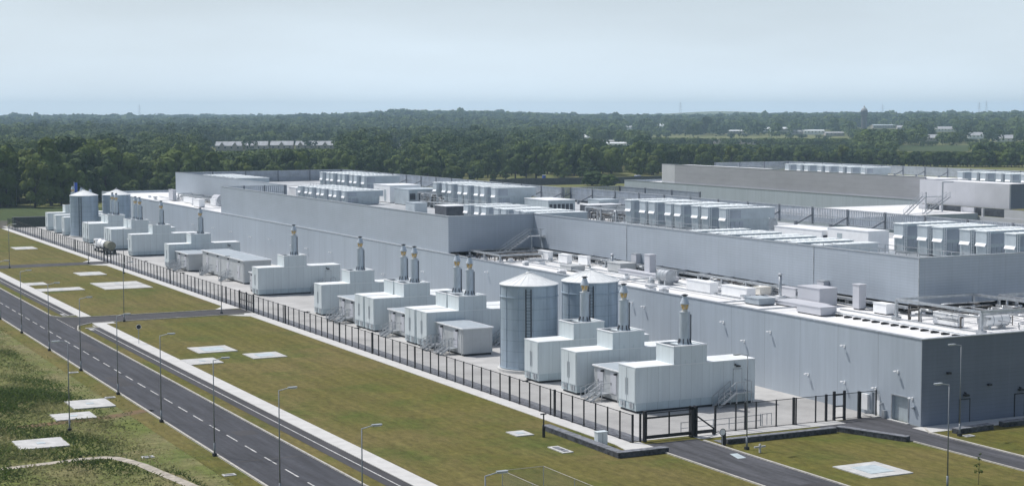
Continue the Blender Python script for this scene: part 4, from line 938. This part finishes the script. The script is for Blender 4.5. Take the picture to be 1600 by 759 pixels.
# wire cage at the bottom edge
r=empty('wire_cage',(52.9,98.0,0),'open chain link cage on the lawn at the bottom edge of the photo','wire cage'); X1,Y1,Hc=3.4,9.6,2.0
mb=MB()
for (a,b) in [(0,0),(X1,0),(0,Y1),(X1,Y1),(X1,Y1/2),(0,Y1/2)]: mb.cyl((a,b,0),(a,b,Hc),.03,n=6)
mb.build('post',M['galv'],r); mb=MB()
for p,q in [((0,0),(X1,0)),((X1,0),(X1,Y1)),((X1,Y1),(0,Y1)),((0,Y1),(0,0))]: mb.cyl((*p,Hc),(*q,Hc),.022,n=6)
mb.build('top_rail',M['kerb'],r); mb=MB()
for p,q in [((0,0),(X1,0)),((X1,0),(X1,Y1)),((X1,Y1),(0,Y1)),((0,Y1),(0,0))]: mb.quad((*p,.02),(*q,.02),(*q,Hc),(*p,Hc))
mb.build('mesh_panel',M['net'],r)
# tank lorry
r=empty('tank_lorry',(76.4,332.0,.035),'parked lorry with white tanks and a khaki rear drum between fence and generators','lorry')
mb=MB(); mb.box(-.45,.3,.75,.45,12.6,.95); mb.box(-1.0,.4,.95,1.0,10.2,1.08); mb.build('chassis',M['dark'],r)
mb=MB(); mb.box(-1.15,10.6,.7,1.15,12.9,1.7); mb.prism([(-1.1,10.65),(1.1,10.65),(1.1,12.6),(-1.1,12.6)],1.7,2.9); cb=mb.build('cab',M['white'],r); MB().box(-.95,12.62,1.75,.95,12.66,2.6).build('windscreen',M['glass'],cb); MB().box(-1.13,11.3,1.8,-1.102,12.3,2.5).build('side_window',M['glass'],cb)
for a,b,mm,nmn in ((.3,3.3,'khaki','rear_drum'),(4.0,6.6,'white','tank'),(7.3,9.9,'white','tank')):
    mb=MB(); mb.cyl((0,a,2.05),(0,b,2.05),.98,n=24); tk=mb.build(nmn,M[mm],r); MB().cyl((0,(a+b)/2,3.0),(0,(a+b)/2,3.2),.3,n=12).build('hatch',M['galv'],tk)
MB().box(-1.0,3.4,1.1,1.0,3.9,2.4).build('pump_box',M['dark'],r)
for yy in (1.2,2.5,8.8,11.6):
    for s in (-1,1):
        w_=MB().cyl((s*.82,yy,.5),(s*1.12,yy,.5),.5,n=18).build('wheel',M['black'],r); MB().cyl((s*1.122,yy,.5),(s*1.14,yy,.5),.25,n=12).build('rim',M['galv'],w_)
r.scale=(.9,.95,.85)
# distant site clutter
def cab(x,y,label,w=1.2,h=2.4,m='blue',name='portable_cabin'):
    r=empty(name,(x,y,0),label,name.replace('_',' ')); MB().box(0,0,.1,w,w,h-.15).build('body',M[m],r); MB().prism([(-.04,-.04),(w+.04,-.04),(w+.04,w+.04),(-.04,w+.04)],h-.15,h).build('roof',M['white'],r); MB().box(.15,-.02,.2,w-.15,-.003,h-.35).build('door',M[m],r); MB().box(0,0,0,w,w,.1).build('skid',M['dark'],r)
a=g(849,285); cab(a.x,a.y,'tiny blue upright cabin before the trees in the middle distance',1.1,3.0)
a=g(995,284); cab(a.x,a.y,'tiny blue cabin left of the far building block',2.0,2.6)
r=empty('blue_banner',(88.6,425,0),'blue banner on a pole behind the left far silo','banner'); MB().cyl((0,0,0),(0,0,11),.08,n=8).build('pole',M['galv'],r)
MB().box(0.05,-.03,8.4,.8,.03,10.8).build('cloth',M['blue'],r)
r=empty('site_container',(73.5,424.5,0),'low dark green site container beyond the far end of the fence','site container'); MB().box(0,0,.1,9,2.4,2.4).build('body',M['greenblock'],r); MB().box(-.03,-.03,2.4,9.03,2.43,2.47).build('roof',M['dark'],r); MB().box(.1,.1,0,8.9,2.3,.1).build('base',M['dark'],r); MB().box(.5,-.04,.3,1.5,-.003,2.2).build('door',M['dark'],r)
a=g(765,291); b=g(1040,285)
r=empty('boundary_wall',(a.x,a.y,0),'dark grey boundary wall below the trees beyond the main roof','wall'); mb=MB(); d=b-a; mb.beam((0,0,1.3),(d.x,d.y,1.3),.3,2.6); mb.build('panel',M['louver_dark'],r); mb=MB(); mb.beam((0,0,2.64),(d.x,d.y,2.64),.4,.08); mb.build('coping',M['louver_dark'],r)
# ---------------------------------------------------------------- second building
B2=empty('second_data_centre',(243,262,0),'second data centre behind at right, with brown upper cladding and pale end block','building')
def b2(mb,name,m,par=None):
    for i,v in enumerate(mb.v): mb.v[i]=(v[0]-243,v[1]-262,v[2])
    return mb.build(name,m,par or B2)
mb=MB(); mb.box(255.3,300,0,255.7,435,7.85); mb.box(255.7,434.6,0,330,435,7.85); b2(mb,'lower_wall',M['clad'])
mb=MB(); mb.box(255.62,299.4,7.5,256,414,13.2); b2(mb,'brown_upper_wall',M['cladbrown'])
mb=MB(); mb.box(255.60,407,7.52,255.619,414,13.18); b2(mb,'pale_cladding_panel',M['cladpale'])
mb=MB(); mb.box(255.2,299,7.85,255.75,435,7.92); mb.box(255.56,299.3,13.2,256.06,414,13.28); b2(mb,'coping',M['galv'])
mb=MB(); mb.rect(255.7,414,330,434.6,7.3); mb.rect(256,289.3,301,413.8,10.8); mb.rect(256,261.7,301,289.3,10.8); b2(mb,'roof_deck',M['membrane'])
mb=MB(); mb.box(256.1,368,10.8,262,410,13.05); mb.box(256.1,291,10.8,261,326,13.0); b2(mb,'plant_deck',M['membrane'])
mb=MB(); mb.box(245.5,261.3,8.0,245.9,289.2,13.2); mb.box(245.9,288.8,8.0,256,289.2,13.2); b2(mb,'pale_end_block',M['cladpale'])
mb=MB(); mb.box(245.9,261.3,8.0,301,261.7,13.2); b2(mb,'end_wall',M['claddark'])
mb=MB(); mb.rect(245.9,261.7,256,288.8,12.9); b2(mb,'end_roof',M['membrane'])
mb=MB(); mb.box(243.3,250,0,243.7,287,6.3); mb.box(243.7,250,0,301,250.4,6.3)
for ya,yb in ((284.5,287),(279.7,280.3),(269.5,273.5),(266.7,267.2),(250,260.5)): mb.box(243.4,ya,6.3,243.8,yb,8.0)
b2(mb,'plinth_wall',M['cladpale'])
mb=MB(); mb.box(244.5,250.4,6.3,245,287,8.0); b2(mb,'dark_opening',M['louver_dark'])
mb=MB(); mb.box(205,268,0,243.2,300,6.9); mb.box(243.2,287,0,255.3,300,6.9); b2(mb,'low_annexe',M['clad'])
mb=MB(); mb.rect(205.2,268.2,243,299.8,6.95); mb.rect(243,287.2,255.2,299.8,6.95); b2(mb,'annexe_roof',M['membrane'])
mb=MB(); stair(mb,(226,270,6.95),(236,276,10.2),1.2,14,(0,1,0)); mb.box(236,275.8,10.1,240.5,277.6,10.2); stair(mb,(231,270,6.95),(240,273,10.2),1.2,14,(0,1,0))
mb.beam((240.5,276,6.95),(240.5,276,13.2),.25); mb.beam((240.5,276,13.2),(243.5,276,13.2),.2); mb.beam((236,276,6.95),(236,276,11.2),.2); b2(mb,'steel_stair',M['galv'])
screen((300.5,262),(300.5,415),11.0,13.3,B2,(243,262,0),(-3,0,0))
screen((274,414),(300.5,414),11.0,13.3,B2,(243,262,0))
for bi,(y0,x0,lbb) in enumerate([(329,262.0,'in the row above the brown wall'),(266,262.0,'in the row above the pale end block')]):
    for k,o_ in enumerate(OFFS):
        put(far,0,(x0,y0+o_*(1.25 if bi==0 else 1.1),11.0),'distant air handling unit, %s %s'%(ORD[k],lbb),'air handling units on the second data centre')
# ---------------------------------------------------------------- far houses, sheds, tower, pylons
def house(px,py,w,dp,he,hr,label,wall='housewall',roof='houseroof',name='house',rz=None,gables=0):
    p=g(px,py); d=math.hypot(p.x,p.y); z=T(p.x,p.y)
    r=empty(name,(p.x,p.y,z),label,name.replace('_',' '),rz=-YAW if rz is None else rz)
    mb=MB(); mb.box(-w/2,0,0,w/2,dp,he)
    for s in (-1,1):
        b=len(mb.v); mb.v += [(s*w/2,0,he),(s*w/2,dp,he),(s*w/2,dp/2,hr)]; mb.f.append((b,b+1,b+2))
    mb.build('wall',M[wall],r)
    mb=MB(); e=.4
    mb.quad((-w/2-e,-e,he-.1),(w/2+e,-e,he-.1),(w/2+e,dp/2,hr+.08),(-w/2-e,dp/2,hr+.08)); mb.quad((-w/2-e,dp/2,hr+.08),(w/2+e,dp/2,hr+.08),(w/2+e,dp+e,he-.1),(-w/2-e,dp+e,he-.1))
    rf=mb.build('roof',M[roof],r)
    for k in range(gables):
        x=-w/2+w*(k+.5)/gables; mb=MB(); mb.quad((x-1.8,-.6,0),(x+1.8,-.6,0),(x+1.8,-.6,he),(x,-.6,hr-.7),(x-1.8,-.6,he)); mb.quad((x-1.8,-.6,0),(x-1.8,-.6,he),(x-1.8,0,he),(x-1.8,0,0)); mb.build('gable',M[wall],r)
        mb=MB(); mb.quad((x-2.1,-.9,he-.2),(x,-.9,hr-.6),(x,dp/2,hr-.55),(x-2.1,dp/2,he+.2)); mb.quad((x,-.9,hr-.6),(x+2.1,-.9,he-.2),(x+2.1,dp/2,he+.2),(x,dp/2,hr-.55)); mb.build('gable_roof',M[roof],r)
    n=max(2,int(w/4))
    for k in range(min(n,8)):
        x=-w/2+w*(k+.5)/min(n,8); MB().box(x-.6,-.64 if gables else -.04,he*.55,x+.6,-.61 if gables else -.003,he*.8).build('window',M['glass'],r)
    return r
for i,(px,py,w) in enumerate([(357,237,17),(400,236.5,15),(440,236,15),(477,236,13),(508,236,12)]):
    house(px,py,w*1.12,8,4.4,7.4,'grey slate roofed terrace among distant trees, %s of five from the left'%['first','second','third','fourth','fifth'][i],name='terrace_house',gables=[2,1,1,2,1][i])
house(622,236,9,8,4,7,'lone grey roof peeping out of the trees left of centre'); house(552,232,14,8,4,7,'pale roofed house deep in the wood behind the terrace')
sheds=[(967,231,19,14,3.6,4.4,'long white roofed shed standing in the trees beyond the main roof','white','boxroof'),(950,226,14,10,3,4,'grey pink roofed shed behind the long white shed','housewall','houseroof'),(1150,211,24,20,4,5,'flat white roofed warehouse on the bare ground','housewall','boxroof'),(1272,212,26,16,5,6,'long low shed with bright white roof left of the tower','white','boxroof'),(1305,214,22,14,4,5,'grey roofed shed right of the bright white roofed shed','housewall','houseroof'),
 (1382,205,34,20,5,6,'pale green roofed shed just right of the tower','housewall','padin'),(1475,209,26,12,4,7,'pale house cluster right of the tower','white','houseroof'),(1525,218,16,10,4,7,'white walled house by the meadow','white','houseroof'),(1572,223,18,10,4,7,'white gabled house at the right edge of the fields','white','houseroof'),(918,220,9,9,3.5,6,'small white house in trees left of the long white shed','white','boxroof'),(983,206,14,9,4,6,'white house with pale roof above the long white shed','white','houseroof'),(1032,204,12,10,4,7,'white house with tall gable in the distance, centre right','white','boxroof'),(1200,208,14,10,4,6,'small white roofed house at the edge of the bare ground','white','boxroof'),(1225,208,14,10,4,6,'small pale roofed house beside the small white roofed one','housewall','boxroof'),(1245,212,14,10,4,6,'small grey roofed house left of the bright white roofed shed','housewall','houseroof'),(205,252,10,8,4,6,'pale roof showing in the wood at the left','white','boxroof'),(790,228,10,8,4,6,'tiny pale roof in the wood at the centre','white','boxroof'),(1410,207,14,10,4,7,'small dark roofed house right of the pale green roofed shed','housewall','houseroof'),(1455,222,14,10,4,7,'small brown roofed house before the right hand fields','housewall','houseroof')]
for (px,py,w,dp,he,hr,lb,wm,rm) in sheds: house(px,py,w,dp,he,hr,lb,wm,rm,name='shed' if 'shed' in lb or 'warehouse' in lb else 'house')
p=g(1350,205.5); r=empty('water_tower',(p.x,p.y,T(p.x,p.y)-4),'tall domed brick water tower rising from the trees on the right','tower')
MB().lathe(0,0,[(4.6,0),(4.2,8),(3.9,22)],16).build('shaft',M['brick'],r); MB().lathe(0,0,[(3.9,22),(5.0,24),(5.0,31),(5.3,31.3),(4.9,31.6)],16).build('tank_drum',M['brick'],r); MB().lathe(0,0,[(4.9,31.6),(4.4,33.5),(3.0,35.2),(1.2,36.2),(1.0,36.4)],16).build('dome',M['houseroof'],r); MB().lathe(0,0,[(1.0,36.4),(1.0,38.0),(.1,39.2)],8).build('lantern',M['housewall'],r)
mb=MB()
for k in range(16):
    a=k*math.pi/8; mb.box(4.98*math.cos(a)-.35,4.98*math.sin(a)-.35,26,4.98*math.cos(a)+.35,4.98*math.sin(a)+.35,29)
mb.build('window',M['glass'],r)
def pylon(px,d,h,label):
    x,y=azd(px,d); z=T(x,y); r=empty('pylon',(x,y,z),label,'pylon','electricity pylons on the skyline',rz=-YAW); mb=MB()
    for sx in (-1,1):
        for sy in (-1,1): mb.beam((sx*3.5,sy*3.5,0),(sx*.5,sy*.5,h),.2)
    for k in range(8):
        z0,z1=h*k/8,h*(k+1)/8; a=3.5-3*k/8; b=3.5-3*(k+1)/8
        for s in (-1,1): mb.beam((-a,s*a,z0),(b,s*b,z1),.12); mb.beam((a,s*a,z0),(-b,s*b,z1),.12)
    mb.build('lattice',M['louvre'],r)
    mb=MB()
    for z_ in (.62,.76,.9): mb.beam((-6,0,h*z_),(6,0,h*z_),.25)
    mb.build('cross_arm',M['louvre'],r)
for px,d,h,lb in [(1062,4300,50,'electricity pylon on the skyline right of centre'),(1376,4600,42,'electricity pylon on the skyline just right of the tower'),(1526,4300,44,'electricity pylon, left of the two at the right skyline'),(1537,4600,50,'electricity pylon, right of the two at the right skyline'),(222,4500,46,'faint mast like pylon on the left skyline')]: pylon(px,d,h,lb)
# ---------------------------------------------------------------- trees
def crown(name,seed,Rr,H,n,ls,m,base=.02):
    g_=np.random.default_rng(seed); nl=24
    t=g_.uniform(0,2*np.pi,nl); zz=g_.uniform(base+.1,.9,nl); prof=np.sin(np.clip((zz-base)/(1-base),0,1)**.75*np.pi)**.6
    rr=Rr*prof*g_.uniform(.30,.88,nl); L_=np.stack([rr*np.cos(t),rr*np.sin(t),zz*H],1); lr=Rr*g_.uniform(.26,.42,nl)
    i=g_.integers(0,nl,n); v=g_.normal(size=(n,3)); v/=np.linalg.norm(v,axis=1)[:,None]; v[:,2]=np.where(v[:,2]<-.5,-v[:,2],v[:,2])
    P=L_[i]+v*lr[i][:,None]*g_.uniform(.86,1.05,n)[:,None]
    return leafquads(name,g_,P,v,ls*g_.uniform(.6,1.4,n),m)
def leafquads(name,g_,P,v,s,m,tint=None,spread=.27):
    n=len(P); nv=v+g_.normal(size=(n,3))*spread; nv/=np.linalg.norm(nv,axis=1)[:,None]
    a=np.cross(nv,g_.normal(size=(n,3))); a/=np.linalg.norm(a,axis=1)[:,None]; b=np.cross(nv,a)
    a*=s[:,None]*.5; b*=s[:,None]*.5*g_.uniform(.6,1,n)[:,None]
    V=np.empty((n*4,3)); V[0::4]=P-a-b*.6; V[1::4]=P+a*.7-b; V[2::4]=P+a+b*.7; V[3::4]=P-a*.6+b
    return rawmesh(name,V,n,m,tint)
def rawmesh(name,V,n,m,tint=None):
    me=bpy.data.meshes.new(name); me.vertices.add(n*4); me.loops.add(n*4); me.polygons.add(n)
    me.vertices.foreach_set('co',V.astype(np.float32).ravel()); me.loops.foreach_set('vertex_index',np.arange(n*4,dtype=np.int32))
    me.polygons.foreach_set('loop_start',np.arange(0,n*4,4,dtype=np.int32)); me.polygons.foreach_set('loop_total',np.full(n,4,dtype=np.int32))
    if tint is not None:
        at=me.attributes.new('tint','FLOAT','FACE'); at.data.foreach_set('value',tint.astype(np.float32))
    me.materials.append(m); me.update(); me.validate(); return me
def limbs(seed,Rr,H):
    rd_=random.Random(seed); mb=MB(); mb.cyl((0,0,-.3),(0,0,H*.35),.032*H,.024*H,n=8); mb.cyl((0,0,H*.35),(.2,.1,H*.75),.024*H,.008*H,n=7)
    for k in range(7):
        a=k*.9+rd_.random(); z=H*rd_.uniform(.22,.55); q=Rr*rd_.uniform(.4,.7); mb.cyl((0,0,z),(q*math.cos(a),q*math.sin(a),z+H*rd_.uniform(.12,.28)),.014*H,.004*H,n=6,caps=False)
    me=bpy.data.meshes.new('trunk'); me.from_pydata(mb.v,[],mb.f); me.materials.append(M['bark']); me.update(); return me
VAR=[]
for k in range(7):
    H=14.0; Rr=[6.0,5.2,6.6,4.8,5.6,6.2,5.4][k]; VAR.append((crown('crown',100+k,Rr,H,4600,.85,M['leafy'] if k==6 else M['leaf']),limbs(50+k,Rr,H)))
dfr=lambda px: float(np.interp(px,[-150,70,250,500,800,1000,1190,1230,1600,1800],[516,516,560,600,700,735,840,885,885,885]))
WIN=[(322,395,238,1230,8),(395,528,235,1230,6),(610,634,235,1180,8),(940,994,228.5,1190,6),(905,930,219,1500,3),(1010,1335,227,1280,2),(1255,1290,211.5,1750,2),(1135,1170,210,1750,2),(1368,1398,202,2500,2),(1400,1515,236,1260,4),(1500,1600,222,1500,3),(1455,1495,208,2000,2),(1185,1260,208,1800,2),(970,1060,205,2100,2)]
GAP=[(1005,1330,1420,1980),(1395,1620,940,1010),(1400,1515,1150,1400),(325,525,1165,1290),(1085,1185,1150,1440),(1180,1640,960,1040),(1500,1600,1600,1800),(940,1000,1140,1240),(1250,1300,1980,2300),(1360,1400,2550,2900)]
WIN+=[(1336,1366,203,2590,8)]
GAP+=[(1338,1364,2480,2600)]
for (spx,spy,sw,*_r) in sheds:
    q=g(spx,spy); dq=math.hypot(q.x,q.y); hw=(sw/2)*2597/dq
    WIN.append((spx-hw+3,spx+hw-3,spy-1.5,dq-5,8)); GAP.append((spx-hw-2,spx+hw+2,dq-60,dq+30))
WIN+=[(1010,1335,217,1700,3)]
def hcap(px,d):
    c=99.
    for a,b,yv,D,_ in WIN:
        if a-6<px<b+6 and d<D: c=min(c,28-(yv+1.5-(181.2-px*.00214))*d/2597.)
    return c
def patchy(x,y): return math.sin(x*.013+1.3)*math.cos(y*.011+.4)+.6*math.sin(x*.031-y*.027)
cand=[]
azc=YAW; half=R(21.5)
def sample(d0,d1,sf,gg):
    out=[]; d=d0
    while d<d1:
        s=sf(d); n=int(2*half*d/s)
        for i in range(n):
            az=azc-half+2*half*(i+gg.random())/n; dd=d+gg.uniform(-.5,.5)*s
            px=800+2597*math.tan(az-azc)
            if dd<dfr(px)+2: continue
            if px>1175 and 880<dd<925: continue
            if any(a<px<b and c<dd<e for a,b,c,e in GAP) and (gg.random()>.12 or dd<1200): continue
            out.append((dd*math.sin(az),dd*math.cos(az),dd,px))
        d+=s*.85
    return out
def hedge():
    out=[]
    for row,dd in enumerate((888,898)):
        for k in range(40):
            px=1178+k*11.5+row*5; az=azc+math.atan((px-800)/2597); d=dd+rng.uniform(-2,2); out.append((d*math.sin(az),d*math.cos(az),d,px))
    return out
near=sorted(hedge()+sample(514,1500,lambda d:10.4*(d/600)**.45,rng),key=lambda q:q[2]-dfr(q[3]))
def hof(x,y,d,px):
    base=12.2+2.3*patchy(x,y)+rng.uniform(-3.2,3.4)
    if px<300 and d<760: base+=3.2*(1-max(0,px-150)/150 if px>150 else 1)
    if px>1190 and d<960: base=7.8+rng.uniform(-.7,.9)
    elif px>1150 and d<1150: base*=.62
    if px<1150 and d<dfr(px)+13: base*=.52
    if rng.random()<.06: base+=3.5
    return min(base,hcap(px,d))
tone={0:'broad crowned tree',1:'upright leafy tree',2:'wide spreading tree',3:'narrow dark tree',4:'rounded leafy tree',5:'bushy spreading tree',6:'yellow green tree'}
cnt=0; rest=[]
tops=[]
NSEG=[(-400,130,'in the far left wood'),(130,270,'behind the distant silos'),(270,540,'behind the left roof end'),(540,800,'behind the roof, centre left'),(800,1030,'behind the roof, centre right'),(1030,1230,'behind the brown clad building'),(1230,1420,'in the hedge line right of centre'),(1420,2100,'in the far right hedge line')]
order={}; trees=[]
inview=[q for q in near if -30<q[3]<1630]; other=[q for q in near if not(-30<q[3]<1630)]
for q in inview:
    x,y,d,px=q; h=hof(*q)
    if h<3.5: continue
    if cnt<292:
        k=int(rng.integers(0,6)) if rng.random()<.93 else 6
        sg=[s for a,b,s in NSEG if a<=px<b][0]
        order[sg]=order.get(sg,[]); order[sg].append(px)
        r=empty('tree',(x,y,0),'','tree','trees in the front of the wood',rz=rng.uniform(0,6.28))
        s=h/14.0; sx=s*rng.uniform(.8,1.12) if h>9 else s*1.15; r.scale=(sx,sx,s)
        for nme,me in (('crown',VAR[k][0]),('trunk',VAR[k][1])):
            o=bpy.data.objects.new(nme,me); COL.objects.link(o); o.parent=r
        cnt+=1; trees.append((sg,px,r,h,k))
    else: rest.append((x,y,d,px,h))
for sg,px,r,h,k in trees: r['label']='%s %s, %s from the left %s'%('tall' if h>14.5 else 'low' if h<9 else 'mid sized',tone[k],nth(1+sorted(order[sg]).index(px)),sg)
for q in other: rest.append((*q,hof(*q)))
for q in sample(1500,6150,lambda d:14*(d/1500)**.75,rng):
    x,y,d,px=q
    if patchy(x*.35,y*.35)<-1.25: continue
    h=12+3*math.sin(x*.006)*math.cos(y*.004)+rng.uniform(-4.5,4.5)+(4 if rng.random()<.05 else 0)+1.5*max(0,math.sin(x*.0041+2)*math.cos(y*.0033)); rest.append((x,y,d,px,min(h,hcap(px,d)-T(x,y))))
rest=[q for q in rest if q[4]>2.5]
A=np.array(rest); z0=np.array([T(a,b) for a,b in A[:,:2]])
def mass(lo,hi,nq,nl,lsf,name,label):
    sel=(A[:,2]>=lo)&(A[:,2]<hi); B=A[sel]; zb=z0[sel]; n=len(B)
    if n==0: return
    gg=np.random.default_rng(int(lo)); Hh=B[:,4]; sp=np.where(B[:,2]<1500,10.4*(B[:,2]/600)**.45,14*(B[:,2]/1500)**.75); Rr=np.minimum(np.maximum(sp*.56,Hh*.38),Hh*.85)*gg.uniform(.75,1.25,n)
    lt=gg.uniform(0,2*np.pi,(n,nl)); lz=gg.uniform(.32,.88,(n,nl)); prof=np.sin(lz*np.pi)**.5; lr_=gg.uniform(.25,.75,(n,nl))*prof*Rr[:,None]; lrad=gg.uniform(.32,.50,(n,nl))*Rr[:,None]; lr_[:,0]=0; lz[:,0]=.55; lrad[:,0]=.60*Rr
    idx=np.repeat(np.arange(n),nq); li=gg.integers(0,nl,len(idx)); v=gg.normal(size=(len(idx),3)); v/=np.linalg.norm(v,axis=1)[:,None]; v[:,2]=np.abs(v[:,2])*np.where(gg.random(len(idx))<.85,1,-1)
    rad=lrad[idx,li]*gg.uniform(.8,1.1,len(idx)); P=np.stack([B[idx,0]+lr_[idx,li]*np.cos(lt[idx,li])+v[:,0]*rad,B[idx,1]+lr_[idx,li]*np.sin(lt[idx,li])+v[:,1]*rad,zb[idx]+np.minimum(lz[idx,li]*Hh[idx]+v[:,2]*rad,Hh[idx]*gg.uniform(.96,1.06,len(idx)))],1)
    tint=np.clip(gg.beta(.9,1.5,n)+.12*np.sin(B[:,0]*.01),0,1)[idx]
    me=leafquads(name,gg,P,v,lsf*Rr[idx]*gg.uniform(.7,1.3,len(idx)),M['forest'],tint,.22)
    o=bpy.data.objects.new(name,me); COL.objects.link(o); tag(o,label,'woodland',None,'stuff')
mass(500,1000,480,9,.13,'woodland_near','continuous green woodland behind the front trees')
mass(1000,1700,230,7,.18,'woodland_middle','woodland canopy in the middle distance')
mass(1700,3000,100,5,.28,'woodland_distant','bluish woodland canopy farther off')
mass(3000,9000,40,4,.46,'woodland_horizon','hazy tree line on the horizon')
# lone bushes
for i,(px,py,h,lb) in enumerate([(925,290,5.5,'round green bush standing before the dark boundary wall'),(950,291,4.5,'smaller green bush right of the round one before the boundary wall')]):
    p=g(px,py); r=empty('bush',(p.x,p.y,0),lb,'bush','bushes by the boundary wall'); s=h/14; r.scale=(s*2.2,s*2.2,s)
    for nme,me in (('foliage',VAR[0][0]),('stem',VAR[0][1])): o=bpy.data.objects.new(nme,me); COL.objects.link(o); o.parent=r
p=g(1529,757); r=empty('sapling',(p.x,p.y,0),'thin young sapling on the front lawn near the bottom right corner','sapling')
o=bpy.data.objects.new('foliage',crown('foliage',77,.34,2.6,90,.12,M['leaf'],.2)); COL.objects.link(o); o.parent=r
MB().cyl((0,0,0),(.03,0,2.2),.025,.01,n=6).build('stem',M['bark'],r)
# ---------------------------------------------------------------- long grass in the left field
def patchg(x,y): return math.sin(x*.35+.7)*math.cos(y*.16+.3)+.7*math.sin(x*.17-y*.11+1)+.5*math.sin(x*.8+y*.5)
gg=np.random.default_rng(5); PX=[];NN=[];SS=[];TT=[]
def inpad(x,y):
    for (a,b,c,d) in [(32.4,158.3,36.8,163.4),(29.7,153.0,33.8,156.8),(24.3,140.9,28.8,145.4)]:
        if a<x<c and b<y<d: return True
    for i in range(len(pp)-1):
        (ax,ay),(bx,by)=pp[i],pp[i+1]; t=max(0,min(1,((x-ax)*(bx-ax)+(y-ay)*(by-ay))/((bx-ax)**2+(by-ay)**2)))
        if math.hypot(x-ax-t*(bx-ax),y-ay-t*(by-ay))<.55: return True
    return False
for _ in range(80000):
    y=gg.uniform(108,262); x=gg.uniform(max(8,y*.11-2),37.6)
    if inpad(x,y): continue
    q=patchg(x,y)
    lush=q+ .6*gg.normal()
    edge=(37.8-x)
    if edge<3 and gg.random()>.25*edge/3: continue
    if lush<-.2 and gg.random()<.6: continue
    h=(.10+.11*max(0,q)+gg.random()*.08)*(.5 if edge<4 else 1)
    dk=max(0,math.sin(x*.21+y*.045+.6)*math.cos(y*.13-x*.1)-.35)*(1 if edge>3.5 else 0)
    h+=dk*.45; PX.append((x,y,h*.5)); SS.append(h); TT.append(min(1,max(0,.42-.32*q-1.3*dk+.35*math.sin(x*.6+y*.09)+gg.normal()*.20)))
PX=np.array(PX); SS=np.array(SS); n=len(PX)
th=gg.uniform(0,np.pi*2,n); w=gg.uniform(.03,.08,n); ln=gg.normal(size=(n,2))*1.1*SS[:,None]
V=np.empty((n*4,3)); dx=np.cos(th)*w; dy=np.sin(th)*w
V[0::4]=np.stack([PX[:,0]-dx,PX[:,1]-dy,np.zeros(n)],1); V[1::4]=np.stack([PX[:,0]+dx,PX[:,1]+dy,np.zeros(n)],1)
V[2::4]=np.stack([PX[:,0]+dx*.8+ln[:,0],PX[:,1]+dy*.8+ln[:,1],SS],1); V[3::4]=np.stack([PX[:,0]-dx*.8+ln[:,0],PX[:,1]-dy*.8+ln[:,1],SS*.9],1)
me=rawmesh('long_grass',V,n,M['tuft'],np.array(TT)); o=bpy.data.objects.new('long_grass',me); COL.objects.link(o); tag(o,'tall uncut grass and weeds in the field left of the road','grass',None,'stuff')
# ---------------------------------------------------------------- haze
mb=MB(); mb.box(-6700,-6700,-1.5,6700,6700,75); hz=bpy.data.materials.new('haze_air'); hz.use_nodes=True; N=hz.node_tree.nodes; N.clear()
vo=N.new('ShaderNodeVolumePrincipled'); vo.inputs['Color'].default_value=(.58,.79,1,1); vo.inputs['Density'].default_value=.00014; vo.inputs['Anisotropy'].default_value=.2
oo=N.new('ShaderNodeOutputMaterial'); hz.node_tree.links.new(vo.outputs[0],oo.inputs['Volume'])
h=mb.build('haze',hz); h['kind']='stuff'; h['label']='thin blue summer haze over the whole place'; h['category']='haze'
